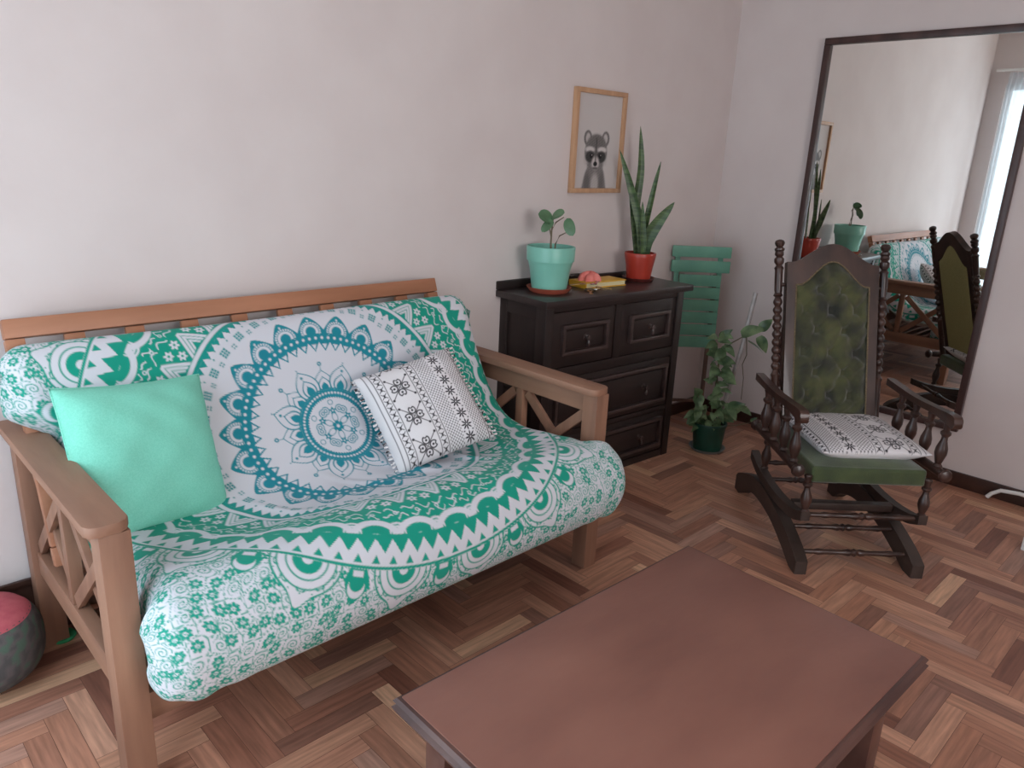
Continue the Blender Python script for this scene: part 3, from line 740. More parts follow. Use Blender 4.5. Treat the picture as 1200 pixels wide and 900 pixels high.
def drawer(x0, x1, z0, z1, wide):
    d = MB().box(x0+.003, x1-.003, by0+.008, by0+.034, z0+.003, z1-.003, .003).build('drawer', M_dark['x'], dr)
    ix, iz = (.05, .055) if not wide else (.03, .03)
    a0, a1, b0, b1 = x0+ix, x1-ix, z0+iz, z1-iz
    m = MB(); y0, y1 = by0-.012, by0+.01; w = .017
    for (p, q, r_, s_) in ((a0,a1,b1-w,b1),(a0,a1,b0,b0+w)): m.box(p,q,y0,y1,r_,s_,.005)
    for (p, q) in ((a0,a0+w),(a1-w,a1)): m.box(p,q,y0+.001,y1,b0+w*.6,b1-w*.6,.005)
    m.build('moulding', M_darkedge, d)
    MB().box(a0+w+.01, a1-w-.01, by0+.0, by0+.012, b0+w+.01, b1-w-.01, .006).build('raised_panel', M_dark['x'], d)
    for kx in ([(a0+a1)/2] if not wide else [a0+.22*(a1-a0), a0+.78*(a1-a0)]):
        kz = (b0+b1)/2
        kb = MB().lathe([(.001,0),(.013,.0),(.013,.003),(.005,.006),(.005,.014),(.012,.02),(.011,.027),(.001,.029)], 16, Matrix.Translation((kx, by0+.001, kz)) @ Matrix.Rotation(PI/2,4,'X'))
        kb.build('knob', M_darkedge, d)
        MB().lathe([(.004,0),(.006,.01),(.008,.02),(.005,.028),(.001,.03)], 12, Matrix.Translation((kx, by0-.022, kz-.006)) @ Matrix.Rotation(PI,4,'X')).build('drop_pull', M_darkedge, d)
drawer(bw0+.045, xm-.022, .56, .80, False); drawer(xm+.022, bw1-.045, .56, .80, False)
drawer(bw0+.045, bw1-.045, .268, .515, True); drawer(bw0+.045, bw1-.045, .035, .245, True)

# ------------------------------------------------------------------ plants and pots
def pot_mesh(r_top, r_bot, h, lip, lip_h, wall=.006):
    return [(.001,0),(r_bot,0),(r_bot+(r_top-r_bot)*.5,h*.5),(r_top-lip,h-lip_h),(r_top,h-lip_h+.001),(r_top+.002,h-.004),(r_top,h),(r_top-wall,h),(r_top-wall-lip*.5,h-lip_h),(r_bot,h*.55),(.001,h*.55)]
def saucer(name, r_, h, loc, mat, label):
    o = MB().lathe([(.001,0),(r_*.82,0),(r_*.86,.003),(r_,h),(r_*.965,h),(r_*.83,.006),(.001,.006)], 36, caps=False).build(name, mat)
    o.location = loc; return tag(o, label, 'saucer')
def leaf_fn(base, tip, width, normal, curl=.0, shape='lance', fold=.15):
    base, tip, normal = Vector(base), Vector(tip), Vector(normal).normalized()
    ax = tip-base; L = ax.length; d = ax.normalized(); side = d.cross(normal).normalized(); nn = side.cross(d)
    def fn(u, v):
        s = 2*v-1
        if shape == 'lance': w = width*(min(1, .55+1.2*u))*(1-u**2.6)**.8
        elif shape == 'heart': w = width*(math.sin(PI*min(1, (u*.93+.07))**.62))**.9
        else: w = width*math.sqrt(max(0, 1-(2*u-1)**2))
        w = max(w, .0004)
        return base + d*(u*L) + side*(s*w) + nn*(curl*L*math.sin(PI*u) - fold*w*(1-abs(s))*1.0 + fold*w)
    return fn
def bent_leaf(pts, width, face, thick=.0025, fold=.3, n=18):
    """strap leaf following a list of points"""
    pts = np.array(pts, float); P = catmull(pts, 8); s = np.linspace(0, len(P)-1, n)
    Pc = np.stack([np.interp(s, np.arange(len(P)), P[:,k]) for k in range(3)], -1); face = Vector(face).normalized()
    def fn(u, v):
        i = u*(n-1); k = int(min(i, n-2)); p = Vector(Pc[k]*(1-(i-k))+Pc[k+1]*(i-k)); d = Vector(Pc[k+1]-Pc[k]).normalized()
        side = d.cross(face).normalized(); nn = side.cross(d); s_ = 2*v-1
        w = max(width*(min(1,.45+1.3*u))*(1-u**3.2)**.75, .0005)
        return p + side*(s_*w) + nn*(fold*w*abs(s_))
    return MB().grid(fn, n, 7, thick)
def m_snake():
    m, nt, b = mat_new('snake_leaf'); N = nt.nodes; K = nt.links
    tc = N.new('ShaderNodeTexCoord'); mp = N.new('ShaderNodeMapping'); mp.inputs['Scale'].default_value = (1,1,6)
    n = N.new('ShaderNodeTexNoise'); n.inputs['Scale'].default_value = 9; n.inputs['Distortion'].default_value = 1.0
    r = N.new('ShaderNodeValToRGB'); r.color_ramp.elements[0].color = L4((44,66,36)); r.color_ramp.elements[1].color = L4((86,110,66)); r.color_ramp.elements[0].position = .38; r.color_ramp.elements[1].position = .66
    K.new(tc.outputs['Object'], mp.inputs[0]); K.new(mp.outputs[0], n.inputs[0]); K.new(n.outputs['Fac'], r.inputs[0]); K.new(r.outputs[0], b.inputs['Base Color'])
    b.inputs['Roughness'].default_value = .4; return m
M_snake = m_snake()

# mint pot with round-leaved plant
tp = (-1.50, -.145, DH)
saucer('plant_saucer', .096, .022, tp, M_terra, 'terracotta saucer under the large mint pot on the dresser')
pt = thing('potted_plant', 'mint green pot with a small round-leaved plant on the dresser', 'plant', (tp[0], tp[1], DH+.0065))
MB().lathe(pot_mesh(.100,.073,.184,.005,.060), 40, caps=False).build('pot', M_tealpot, pt)
MB().lathe([(.001,.150),(.088,.148),(.001,.152)], 24, caps=False).build('soil', M_soil, pt)
def plantpart(name, mb, mat, parent): return mb.build(name, mat, parent)
stem = MB().tube([(.0,0,.15),(-.004,.0,.20),(-.003,0,.25),(.02,0,.28),(.045,-.02,.302)], .0045, 7, .5)
stem.tube([(.018,-.005,.15),(.024,0,.19),(.036,-.01,.225),(.07,-.03,.245)], .004, 7, .5).tube([(-.003,0,.22),(-.014,.0,.25),(-.02,.01,.28)], .003, 6, .6).tube([(-.003,0,.25),(.002,0,.29),(.006,0,.31)], .003, 6, .6)
stem.build('stem', M_stem, pt)
# view-right in the room is roughly (0.71,-0.70); up is z
vr = Vector((.71,-.70,0)); vf = Vector((-.70,-.71,0))
def vp(a, z, f=0.0): v = vr*a + vf*f; return (v.x, v.y, z)
for (b_, t_, w, nrm, shp) in ((vp(.0,.288,.01), vp(-.062,.315,.03), .032, (-.5,-.6,.75), 'round'),
                              (vp(-.005,.300,.0), vp(.045,.325,.03), .026, (-.4,-.6,.8), 'round'),
                              (vp(.0,.292,.02), vp(-.045,.245,.05), .018, (-.3,-.5,.4), 'round'),
                              (vp(.058,.300,.0), vp(.085,.232,.03), .024, (-.75,-.1,.45), 'round')):
    MB().grid(leaf_fn(b_, t_, w, nrm, .06, shp, .12), 12, 9, .0015).build('leaf', M_leaf2, pt)

# red pot with snake plant
rp = (-.885, -.150, DH)
saucer('plant_saucer', .078, .016, rp, M_brownsaucer, 'dark brown saucer under the red pot on the dresser')
sn = thing('snake_plant', 'tall snake plant in a red pot on the right end of the dresser', 'plant', (rp[0], rp[1], DH+.0065))
MB().lathe(pot_mesh(.073,.056,.125,.0,.02), 36, caps=False).build('pot', M_redpot, sn)
MB().lathe([(.001,.105),(.066,.104),(.001,.107)], 24, caps=False).build('soil', M_soil, sn)
for pts, w, face in (([vp(-.012,.10,-.02), vp(-.040,.30,-.02), vp(-.030,.50,-.03), vp(-.048,.69,-.03)], .021, vf+vr*.2),
                     ([vp(.0,.10,.015), vp(-.020,.26,.02), vp(-.075,.42,.02), vp(-.142,.585,.03)], .021, vf-vr*.3),
                     ([vp(-.025,.10,-.01), vp(-.050,.25,-.01), vp(-.070,.38,-.02), vp(-.095,.50,-.02)], .012, vf+vr*.8),
                     ([vp(.008,.10,.0), vp(.010,.24,.01), vp(.032,.40,.0), vp(.056,.54,-.01)], .015, vf-vr*.6),
                     ([vp(.022,.10,.02), vp(.024,.19,.03), vp(.062,.27,.04), vp(.126,.365,.05)], .032, vf-vr*.2),
                     ([vp(.002,.10,.03), vp(.004,.16,.04), vp(-.008,.26,.045), vp(-.020,.36,.05)], .015, vf)):
    bent_leaf(pts, w, face).build('leaf', M_snake, sn)

# pothos on the floor in front of the corner
pp = (-.555, -.435, 0)
saucer('plant_saucer', .092, .018, pp, M_greysaucer, 'grey saucer on the parquet under the dark green pot')
po = thing('trailing_plant', 'climbing leafy plant in a dark green pot on the floor by the dresser', 'plant', (pp[0], pp[1], .0065))
MB().lathe(pot_mesh(.086,.070,.145,.004,.02), 36, caps=False).build('pot', M_greenpot, po)
MB().lathe([(.001,.125),(.076,.124),(.001,.127)], 24, caps=False).build('soil', M_soil, po)
st_ = MB()
st_.tube([vp(0,.12,0), vp(.01,.3,-.02), vp(.015,.45,-.02), vp(.06,.55,-.02), vp(.13,.60,-.01), vp(.20,.63,.02)], .004, 7, .6)
st_.tube([vp(.02,.12,0), vp(.03,.28,0), vp(.0,.42,.0), vp(.03,.55,-.01)], .004, 7, .6)
st_.tube([vp(.13,.595,-.01), vp(.14,.50,.0), vp(.125,.45,0), vp(.14,.38,.0), vp(.14,.27,.01)], .003, 6, .6)
st_.tube([vp(-.02,.12,0), vp(-.05,.22,.02), vp(-.085,.29,.03)], .003, 6, .6).tube([vp(.03,.12,0), vp(.09,.2,.02), vp(.14,.235,.03)], .003, 6, .6).tube([vp(.05,.12,0), vp(.13,.14,.03), vp(.22,.17,.04)], .003, 6, .6)
st_.build('stem', M_stem, po)
MB().tube([vp(.05,.10,-.04), vp(.13,.52,-.06), vp(.165,.80,-.07)], .012, 8).build('stake', noise_mat('clear_stake', (176,168,164), (196,190,186), 40, rough=.25), po)
lv = [(vp(.10,.60,.0), vp(.215,.635,.02), .034, (-.3,-.5,.7)), (vp(.19,.63,.0), vp(.245,.685,.0), .026, (-.6,-.4,.5)), (vp(.18,.60,.02), vp(.225,.52,.03), .026, (-.6,-.5,.3)),
      (vp(.13,.575,.02), vp(.215,.515,.02), .012, (-.1,-.3,.9)), (vp(.0,.58,.0), vp(.05,.63,.02), .022, (-.5,-.5,.5)), (vp(.03,.60,.0), vp(-.02,.57,.03), .024, (-.5,-.6,.5)),
      (vp(.0,.47,.01), vp(.085,.46,.03), .028, (-.5,-.6,.5)), (vp(.02,.52,.01), vp(-.03,.47,.04), .026, (-.6,-.5,.4)), (vp(.03,.41,.01), vp(.095,.36,.04), .030, (-.5,-.6,.4)), (vp(.0,.43,.0), vp(-.045,.38,.05), .026, (-.6,-.5,.4)),
      (vp(-.075,.28,.02), vp(-.11,.33,.04), .030, (-.6,-.5,.5)), (vp(-.08,.29,.02), vp(-.08,.22,.06), .028, (-.6,-.5,.5)), (vp(.07,.20,.02), vp(.165,.245,.04), .036, (-.4,-.5,.7)), (vp(.14,.23,.02), vp(.19,.20,.05), .02, (-.4,-.5,.7)), (vp(.2,.16,.03), vp(.225,.19,.04), .014, (-.5,-.5,.6))]
for k in range(26):
    z = .24 + .36*k/25; a = random.uniform(-.02,.045); sg = 1 if k % 2 else -1
    b_ = vp(a, z, .0); t_ = vp(a+sg*random.uniform(.03,.065), z+random.uniform(-.05,.02), random.uniform(.01,.05))
    lv.append((b_, t_, random.uniform(.016,.028), (random.uniform(-.7,-.3), random.uniform(-.7,-.3), random.uniform(.3,.8))))
for k in range(44):
    a = random.uniform(-1.1, 1.1); z = random.uniform(.13, .25); f = random.uniform(-.02,.09); l = random.uniform(.05,.085)
    b_ = vp(a*.07, z, f*.6); t_ = vp(a*.115+random.uniform(-.03,.03), z+random.uniform(-.055,.045), f+random.uniform(.0,.05))
    lv.append((b_, t_, random.uniform(.016,.026), (random.uniform(-.7,-.3), random.uniform(-.7,-.3), random.uniform(.3,.9))))
fol = MB()
for b_, t_, w, nrm in lv: fol.grid(leaf_fn(b_, t_, w, nrm, random.uniform(.04,.16), 'heart', .2), 9, 7)
fol.build('foliage', M_leaf, po)

# ------------------------------------------------------------------ small things on the dresser
yb = thing('yellow_box', 'flat yellow card box lying on the dresser between the pots', 'box', (-1.185, -.150, DH), math.radians(-6))
MB().box(-.125,.125,-.055,.055,0,.005,.001).box(-.125,.125,-.055,.055,.023,.028,.001).box(-.125,-.120,-.055,.055,.005,.023).build('cover', M_yellow, yb)
MB().box(-.119,.121,-.051,.051,.005,.023,.0).build('pages', M_page, yb)
pk = MB(); 
def pinkfn(u, v):
    a = u*2*PI; p = v*PI/2; rr = .046*(1+.16*math.sin(5*a+1)+.10*math.sin(9*a))*math.cos(p)**.7
    return (rr*math.cos(a)*1.15, rr*math.sin(a)*.9, .036*math.sin(p)*(1+.15*math.sin(3*a)))
pk.grid(pinkfn, 49, 10); bmesh.ops.remove_doubles(pk.bm, verts=pk.bm.verts, dist=1e-5)
po_ = pk.build('pompom', M_pink); po_.location = (-1.245,-.150,DH+.0285); tag(po_, 'soft pink ball of fluff lying on the yellow box', 'pompom')
ky = thing('key_bunch', 'small bunch of silver keys lying in front of the yellow box', 'keys', (-1.325, -.225, DH)); ky.scale = (1.5,1.5,1.5)
MB().tube([(.016*math.cos(a), .016*math.sin(a), .003) for a in np.linspace(0,2*PI,25)], .0018, 6).build('ring', M_steel, ky)
for k, an in enumerate((-2.4,-1.7,-.9,.3,2.6)):
    Mx = Matrix.Translation((.016*math.cos(an), .016*math.sin(an), .004+.004*k)) @ Matrix.Rotation(an,4,'Z') @ Matrix.Rotation(.08*(-1)**k,4,'Y')
    kk = MB(); kk.lathe([(.004,-.001),(.010,-.001),(.010,.001),(.004,.001)], 14, Mx @ Matrix.Translation((.008,0,0)), caps=False)
    kk.box(.016,.046,-.003,.003,-.001,.001,0,Mx); kk.box(.034,.038,.003,.006,-.001,.001,0,Mx); kk.box(.041,.045,.003,.007,-.001,.001,0,Mx)
    kk.build('key', M_steel if k % 2 else M_brass, ky)
tr = MB().lathe([(.001,0),(.026,0),(.036,.010),(.037,.010),(.028,-.0+.0015),(.001,.0015)], 24, caps=False)

# ------------------------------------------------------------------ picture
PX0, PX1, PZ0, PZ1 = -1.262, -.916, 1.254, 1.694
pic = thing('picture_frame', 'light wooden picture frame with a raccoon portrait on the wall above the dresser', 'picture', ((PX0+PX1)/2, -.001, PZ0))
w, h = PX1-PX0, PZ1-PZ0; fw = .02; dpt = .024
for nm, x0, x1, z0, z1 in (('a',-w/2,w/2,0,fw),('b',-w/2,w/2,h-fw,h),('c',-w/2,-w/2+fw,fw,h-fw),('d',w/2-fw,w/2,fw,h-fw)):
    MB().box(x0,x1,-dpt,0,z0,z1,.002).build('frame_bar', M_pframe, pic)
def raccoon(p, q):
    """grey level of the print, p across 0..1, q up 0..1 (aspect corrected)"""
    A = 1.30; y = q*A; x = p; g = np.full_like(p, 205.0)
    def bl(e, s=.012): return np.clip(.5-e/(2*s), 0, 1)
    def put(m, v): 
        nonlocal g
        g = g*(1-m)+v*m
    fur = 8*np.sin(160*x+60*y)+7*np.sin(90*x-150*y)+5*np.sin(240*y+30*x)
    cx = .47
    # body
    hw = .20+.075*np.clip((.27-y)/.27, 0, 1)**.6 - .02*np.clip(y/.27,0,1)
    put(bl(np.maximum(np.abs(x-cx)-hw, y-.30), .02), 128+fur); put(bl(np.hypot((x-cx-.01)/.085, (y-.06)/.15)-1, .3), 180+fur*.6)
    put(bl(np.hypot((x-cx+.17)/.06, (y-.08)/.14)-1, .4)*.6, 96); put(bl(np.hypot((x-cx-.16)/.05, (y-.08)/.14)-1, .4)*.6, 98)
    # ears
    for s in (-1, 1):
        ex = x-(cx+s*.20); ey = y-.70; e = np.hypot(ex/.085, ey/.105)-1
        put(bl(e, .12), 110+fur); put(bl(np.hypot((ex+s*.005)/.05, (ey-.0)/.072)-1, .25), 196)
    # head
    e = np.hypot((x-cx)/.255, (y-.50)/.255)-1; put(bl(e, .05), 126+fur)
    put(bl(np.hypot((x-cx)/.19, (y-.63)/.12)-1, .3)*.8, 108+fur); put(bl(np.maximum(np.abs(x-cx)-.012, np.abs(y-.57)-.14), .01)*.7, 70)
    for s in (-1, 1):
        put(bl(np.hypot((x-cx-s*.135)/.105, (y-.545-.0)/.042)-1, .3), 208)      # pale brow
        put(bl(np.hypot((x-cx-s*.21)/.05, (y-.40)/.07)-1, .5), 190)             # cheek
        put(bl(np.hypot((x-cx-s*.125)/.105, (y-.445)/.080)-1, .2), 62+fur*.5)    # mask
        put(bl(np.hypot(x-cx-s*.10, y-.455)-.034, .008), 22); put(bl(np.hypot(x-cx-s*.10-.012, y-.468)-.009, .005), 210)
    put(bl(np.hypot((x-cx)/.085, (y-.36)/.095)-1, .25), 200); put(bl(np.maximum(np.abs(x-cx)-.016, np.abs(y-.45)-.10), .012)*.75, 90)
    put(bl(np.hypot((x-cx)/.042, (y-.345)/.032)-1, .2), 20); put(bl(np.hypot((x-cx)/.06, (y-.285)/.018)-1, .4)*.8, 88)
    return g
n1, n2 = 130, 170
p, q = np.meshgrid(np.linspace(0,1,n1), np.linspace(0,1,n2), indexing='ij')
gl = lin(np.stack([raccoon(p,q)]*3, -1)*np.array([.97,.93,.915]))
Vp = np.stack([-w/2+fw+p*(w-2*fw), np.full_like(p,-.010), fw+q*(h-2*fw)], -1).reshape(-1,3)
np_mesh('print', Vp, grid_faces(n1,n2)[:, ::-1], attr_mat('art_print', .6), pic, gl.reshape(-1,3))
MB().box(-w/2+.004, w/2-.004, -.008, 0, .004, h-.004, 0).build('backing', M_page, pic)

# ------------------------------------------------------------------ mirror
MY0, MY1, MZ0, MZ1 = -1.405, -.488, .262, 2.003
mi = thing('wall_mirror', 'tall dark framed mirror on the right wall behind the rocking chair', 'mirror', (-.002, (MY0+MY1)/2, MZ0))
w, h, fw = MY1-MY0, MZ1-MZ0, .030
mh = Matrix.Rotation(math.radians(.9), 4, 'X')
for y0, y1, z0, z1 in ((-w/2,w/2,0,fw),(-w/2,w/2,h-fw,h),(-w/2,-w/2+fw,fw,h-fw),(w/2-fw,w/2,fw,h-fw)):
    m = MB(); m.box(-.030,0,y0,y1,z0,z1,.004); m.build('frame_bar', M_mframe, mi)
MB().box(-.012, -.002, -w/2+.01, w/2-.01, .01, h-.01, 0).build('mirror_glass', M_mirror, mi, False)

# ------------------------------------------------------------------ folding chair
fc = thing('folding_chair', 'folded green slatted garden chair leaning in the room corner', 'chair', (-.335, -.165, 0), math.radians(-42))
# local x to the right in view, y into the corner, z up; leaning slightly back
def fz(z): return .05*(z/.9)       # lean
def slat(z, x0, x1, hgt, y=0.0, thick=.014, bow=0.0):
    m = MB()
    def fn(u, v):
        x = x0+(x1-x0)*u; return (x, y+fz(z)-bow*(1-(2*u-1)**2)*.0 + bow*(2*u-1)**2*-1.0*0, z+(v-.5)*hgt)
    m.box(x0, x1, y+fz(z)-thick/2, y+fz(z)+thick/2, z-hgt/2, z+hgt/2, .004); return m
FX = .150
for z, hg in ((.957,.058),(.880,.062)): slat(z, -FX-.015, FX, hg).build('back_slat', M_chairgreen, fc)
for k in range(6): slat(.808-.066*k, -FX+.03, FX-.045, .060, -.012).build('seat_slat', M_chairgreen, fc)
for x in (-FX+.02, FX-.05): MB().beam((x, fz(.42)+.016, .42), (x, fz(.98)+.016, .975), .026, .014, (0,1,0), .003).build('frame_leg', M_chairgreen, fc)
for x in (-FX+.05, FX-.075): MB().beam((x-.02*(1 if x<0 else 0), .02, 0), (x, fz(.6)+.012, .84), .022, .014, (0,1,0), .003).build('frame_leg', M_chairleg, fc)
MB().beam((-FX+.035,.028,.14),(FX-.075,.028,.14), .012,.016).build('stretcher', M_chairleg, fc)

# ------------------------------------------------------------------ rocking chair
rc = thing('rocking_chair', 'antique dark rocking chair with turned posts and olive velvet before the mirror', 'chair', (-1.2, -1.47, 0), math.radians(46.5-90))
def curve_prism(top, bot, r0, r1):
    t = catmull(np.array(top), 8); b = catmull(np.array(bot), 8)
    pts = [tuple(p) for p in t] + [tuple(p) for p in b[::-1]]
    return MB().prism(pts, r0, r1, 'yz', .003)
for s in (-1, 1):
    c = s*.212
    curve_prism([(-.015,.05),(.06,.085),(.2,.125),(.38,.150),(.52,.145),(.62,.115),(.70,.085),(.73,.06)],
                [(-.015,.0),(.04,.0),(.14,.035),(.3,.075),(.48,.08),(.60,.045),(.67,.0),(.73,.0)], c-.022, c+.022).build('base_runner', M_base_rock, rc)
    curve_prism([(.02,.232),(.10,.205),(.22,.188),(.36,.186),(.50,.205),(.60,.235)], [(.02,.196),(.10,.166),(.22,.151),(.36,.150),(.50,.168),(.60,.200)], c-.017, c+.017).build('rocker', M_base_rock, rc)
def stretch(b_, z, half, rad=.012):
    return MB().turned((-half,b_,z),(half,b_,z), [(rad*.7,0),(rad*.7,.1),(rad,.14),(rad*.8,.2),(rad*.75,.38),(rad*1.15,.44),(rad*.85,.47),(rad*1.25,.5),(rad*.85,.53),(rad*1.15,.56),(rad*.75,.62),(rad*.8,.8),(rad,.86),(rad*.7,.9),(rad*.7,1)], 12)
stretch(.045,.062,.185).build('base_stretcher', M_rock, rc); stretch(.16,.105,.185).build('base_stretcher', M_rock, rc); stretch(.64,.085,.185).build('base_stretcher', M_rock, rc)
stretch(.04,.212,.19).build('rocker_stretcher', M_rock, rc); MB().beam((-.19,.20,.178),(.19,.20,.178),.035,.028).build('rocker_stretcher', M_base_rock, rc); stretch(.55,.20,.19).build('rocker_stretcher', M_rock, rc)
def vase(r_): return [(r_*.55,0),(r_*.8,.03),(r_*.5,.08),(r_*.6,.12),(r_,.30),(r_*.95,.42),(r_*.55,.58),(r_*.5,.66),(r_*.85,.72),(r_*.85,.76),(r_*.5,.80),(r_*.6,.9),(r_*.75,.96),(r_*.6,1)]
seatz = .335
for s in (-1, 1):
    c = s*.215
    MB().turned((c*.98,.035,.225),(c,.045,seatz+.03), vase(.020)).build('front_post', M_rock, rc)
    MB().turned((c*.98,.47,.205),(c,.46,seatz+.03), vase(.020)).build('rear_support', M_rock, rc)
# seat box and its turned rails
seat = MB().box(-.205,.205,.04,.47,seatz,seatz+.062,.012,seg=3); seat.build('seat', M_seatgreen, rc)
sx = MB()
def seatfn(u, v):
    x, y = -.198+.396*u, .047+.416*v; e = (1-(2*u-1)**4)*(1-(2*v-1)**4)
    return (x, y, seatz+.060+.022*e)
sx.grid(seatfn, 20, 20).build('seat_pad', M_seatgreen, rc)
AZ, RZ = .585, .385
def railp(r_, knob=True):
    return [(r_*.4,0),(r_*1.25,.012),(r_*1.5,.03),(r_*1.2,.052),(r_*.7,.065),(r_*.95,.08),(r_,.12),(r_,.88),(r_*.95,.92),(r_*.7,.935),(r_*1.2,.95),(r_*1.5,.97),(r_*1.2,.99),(r_*.4,1)]
for s in (-1, 1):
    x0, x1 = s*.262, s*.252
    MB().turned((x0,.015,RZ),(x1,.53,RZ-.005), railp(.0165)).build('side_rail', M_rock, rc)
    # scrolled arm
    top = [(.030,AZ-.004),(.040,AZ+.014),(.075,AZ+.018),(.16,AZ+.012),(.32,AZ+.006),(.52,AZ+.016)]
    bot = [(.030,AZ-.014),(.040,AZ-.028),(.075,AZ-.022),(.16,AZ-.014),(.32,AZ-.018),(.52,AZ-.012)]
    curve_prism(top, bot, s*.268-.016, s*.268+.016).build('arm', M_rock, rc)
    for k in range(4):
        y = .085+.105*k; MB().turned((s*.260,y,RZ+.012),(s*.267,y,AZ-.014), vase(.021)[::1]).build('arm_spindle', M_rock, rc)
    # tall turned rear post
    p0 = Vector((s*.205,.44,seatz+.0)); p1 = Vector((s*.215,.645,1.075))
    prof = [(.012,0),(.018,.02),(.014,.05),(.016,.06),(.015,.09),(.0145,.34),(.019,.355),(.012,.37)]
    nb = 9
    for k in range(nb):
        t0 = .38+.042*k; prof += [(.0105,t0),(.0165,t0+.012),(.0185,t0+.021),(.0165,t0+.030)]
    prof += [(.0105,.762),(.019,.772),(.013,.785),(.015,.80),(.0155,.905),(.019,.915),(.011,.93),(.019,.945),(.0195,.965),(.012,.975),(.018,.985),(.017,1.0)]
    post = MB().turned(p0, p1, prof, 16).build('rear_post', M_rock, rc)
    top_ = p1 + (p1-p0).normalized()*.0
    MB().turned(top_, top_+(p1-p0).normalized()*.05, [(.012,0),(.019,.1),(.020,.25),(.012,.4),(.017,.55),(.020,.72),(.017,.9),(.006,1)], 14).build('finial', M_rock, post, world=False)
    for t in (.83, .22):
        q = p0.lerp(p1, t); MB().turned(q, (s*.186, q.y, q.z), [(.006,0),(.009,.5),(.006,1)], 10).build('connector', M_rock, rc)
# back panel, in its own tilted plane: a across, c up
pb0 = Vector((0,.435,seatz+.075)); pb1 = Vector((0,.640,1.055)); bu = (pb1-pb0).normalized(); bnv = Vector((0,bu.z,-bu.y)); BL = (pb1-pb0).length
MBK = Matrix(((1,0,0,0),(0,bu.y,-bnv.y,pb0.y),(0,bu.z,-bnv.z,pb0.z),(0,0,0,1)))     # local x, along the back, towards the viewer
MBK = Matrix(((1, bu.x, 0, pb0.x),(0, bu.y, -bu.z, pb0.y),(0, bu.z, bu.y, pb0.z),(0,0,0,1)))
def arch(hw, base, sh, pk, n=14, flat=.0):
    """outline: up the right side, over the arch, down the left"""
    pts = [(hw, base), (hw, sh)]
    for k in range(n+1):
        x = hw*(1-2*k/n); a = abs(x)/hw
        pts.append((x*.999, sh+(pk-sh)*(.5+.5*math.cos(PI*min(1,a*1.12)))**.8))
    pts += [(-hw, sh), (-hw, base)]
    return pts
outer = arch(.186, 0, BL-.02, BL+.060); inner = arch(.150, .040, BL-.110, BL-.012)
fr = MB(); n = len(outer)
t0, t1 = -.016, .016
vo = [(x,c,t) for t in (t0,t1) for x,c in outer]; vi = [(x,c,t) for t in (t0,t1) for x,c in inner]
V = vo+vi; F = []
for k in range(n):
    k2 = (k+1) % n
    F += [(k,k2,n+k2,n+k), (2*n+k,3*n+k,3*n+k2,2*n+k2), (n+k,n+k2,3*n+k2,3*n+k), (k,2*n+k,2*n+k2,k2)]
fr._add(V, F, MBK); fr.build('back_frame', M_rock, rc)
# tufted front
def inner_half(c):
    sh, pk = BL-.110, BL-.012
    if c <= sh: return .151
    a = min(1, max(0, (c-sh)/(pk-sh)))**(1/.8); return max(.151*(math.acos(2*a-1)/PI/1.12), .002)
def tuft(u, v):
    c = .036+(BL-.012-.036)*v; hw = inner_half(c)+.001; x = hw*(2*u-1)
    e = (1-(2*u-1)**6)*(1-(2*v-1)**8); dz = .022*e
    for cx, cc in ((0,.13),(-.085,.13),(.085,.13),(-.055,.22),(.055,.22),(0,.30),(-.105,.30),(.105,.30),(-.055,.39),(.055,.39),(0,.47),(-.10,.47),(.10,.47),(-.045,.55),(.045,.55)):
        d = math.hypot(x-cx, (c-cc)*.9); dz -= .020*math.exp(-(d/.018)**2)
        for sg in (-1,1):
            w = (x-cx)*.8+sg*(c-cc)*.6; l = abs((x-cx)*.6-sg*(c-cc)*.8); dz -= .008*math.exp(-(w/.008)**2)*math.exp(-(l/.05)**2)
    dz += .004*math.sin(60*x+50*c)*math.sin(45*c-30*x)+.003*math.sin(110*x-70*c+2*math.sin(40*c))
    return MBK @ Vector((x, c, .004+max(dz,.0)))
MB().grid(tuft, 80, 130).build('tufted_upholstery', M_tuft, rc)
def backc(u, v):
    c = .036+(BL-.012-.036)*v; hw = inner_half(c)+.004; return MBK @ Vector((hw*(2*u-1), c, -.014-.006*(1-(2*u-1)**4)*(1-(2*v-1)**4)))
MB().grid(backc, 20, 40).build('back_cover', M_backcloth, rc)
pip = [MBK @ Vector((x*.985, c, .016)) for x, c in inner]
MB().tube(pip+[pip[0]], .0035, 6).build('piping', noise_mat('gimp_braid', (84,70,50), (120,104,78), 200, rough=.8), rc)
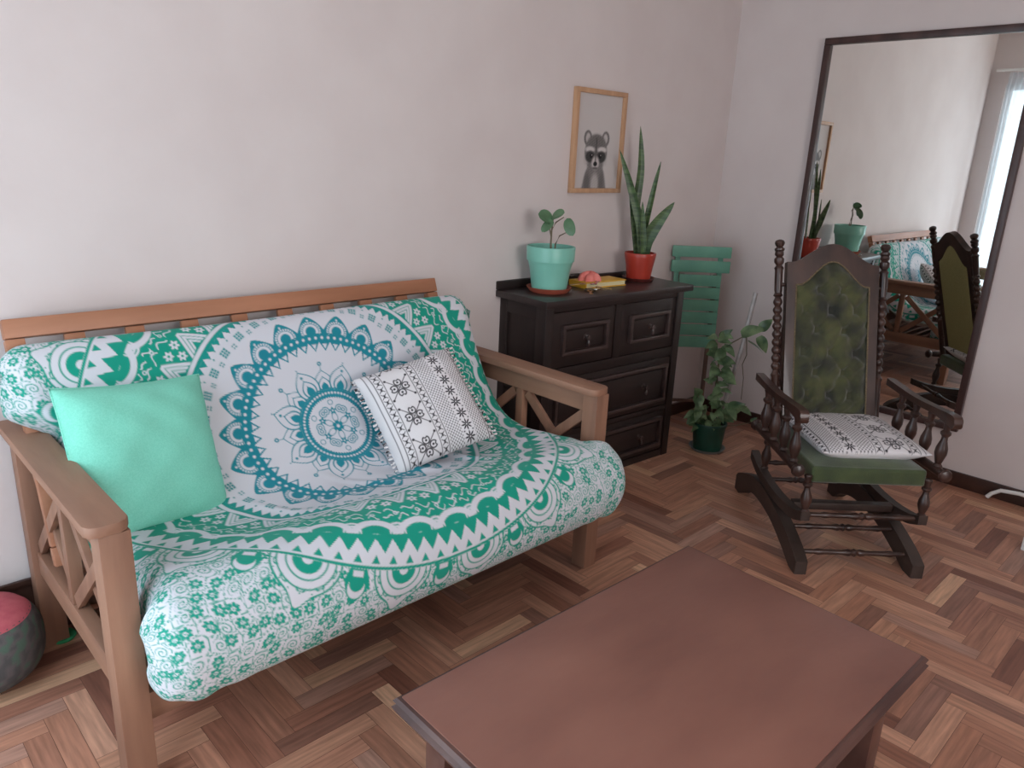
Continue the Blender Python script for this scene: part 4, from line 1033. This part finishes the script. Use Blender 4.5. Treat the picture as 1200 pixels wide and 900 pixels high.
# cushion on the seat
M3 = abs_matrix(rc) @ Matrix.Translation((.030,.285,seatz+.106)) @ Matrix.Rotation(math.radians(1),4,'X') @ Matrix.Rotation(math.radians(2.5),4,'Z')
c3 = cushion('seat_cushion', .405, .09, M3, M_scan, None, lambda p, q: scandi(1-p, q), n=200, pinch=.03, top=.36)
tag(c3, 'white cushion with black folk pattern lying flat on the rocking chair seat', 'cushion')

# ------------------------------------------------------------------ pouf, cable, box
pf = thing('pouf', 'round grey patterned pouf with a red top at the sofa end', 'pouf', (-3.612, -.182, 0))
def pouf_col(a, z): pass
nn, mm = 96, 40
u, v = np.meshgrid(np.linspace(0,2*PI,nn), np.linspace(0,1,mm), indexing='ij')
ph = -PI/2 + v*(PI/2+.72)
R_ = .137*np.sign(np.cos(ph))*np.abs(np.cos(ph))**.75; Z_ = .125+.115*np.sign(np.sin(ph))*np.abs(np.sin(ph))**.8
Vq = np.stack([R_*np.cos(u), R_*np.sin(u), Z_], -1)
k = np.sin(9*u+14*v)*np.sin(23*v+3*np.sin(5*u))+.6*np.sin(17*u-31*v)
cA, cB, cC = lin((92,86,86)), lin((78,76,76)), lin((80,98,86))
colp = np.where((k>.55)[...,None], cC, np.where((k<-.2)[...,None], cB, cA))
np_mesh('side', Vq.reshape(-1,3), grid_faces(nn,mm), attr_mat('pouf_fabric', .95, .3, 200), pf, colp.reshape(-1,3))
rt, zt = float(R_[0,-1]), float(Z_[0,-1])
MB().lathe([(rt+.004,zt-.004),(rt*.9,zt+.012),(rt*.5,zt+.022),(.001,zt+.024)], 40, caps=False).build('top', M_pouf_red, pf)

wc = MB().tube([(-.050,-1.585,.008),(-.046,-1.60,.03),(-.036,-1.63,.052),(-.03,-1.70,.06),(-.03,-1.80,.058),(-.03,-2.6,.05)], .009, 10).build('cable', M_white)
tag(wc, 'thick white cable running along the baseboard below the mirror', 'cable')
wb = MB().box(-.495,-.435,-2.15,-1.822,0,.06,.006).build('plastic_block', M_white)
tag(wb, 'white plastic block on the parquet at the right border of the photo', 'block')
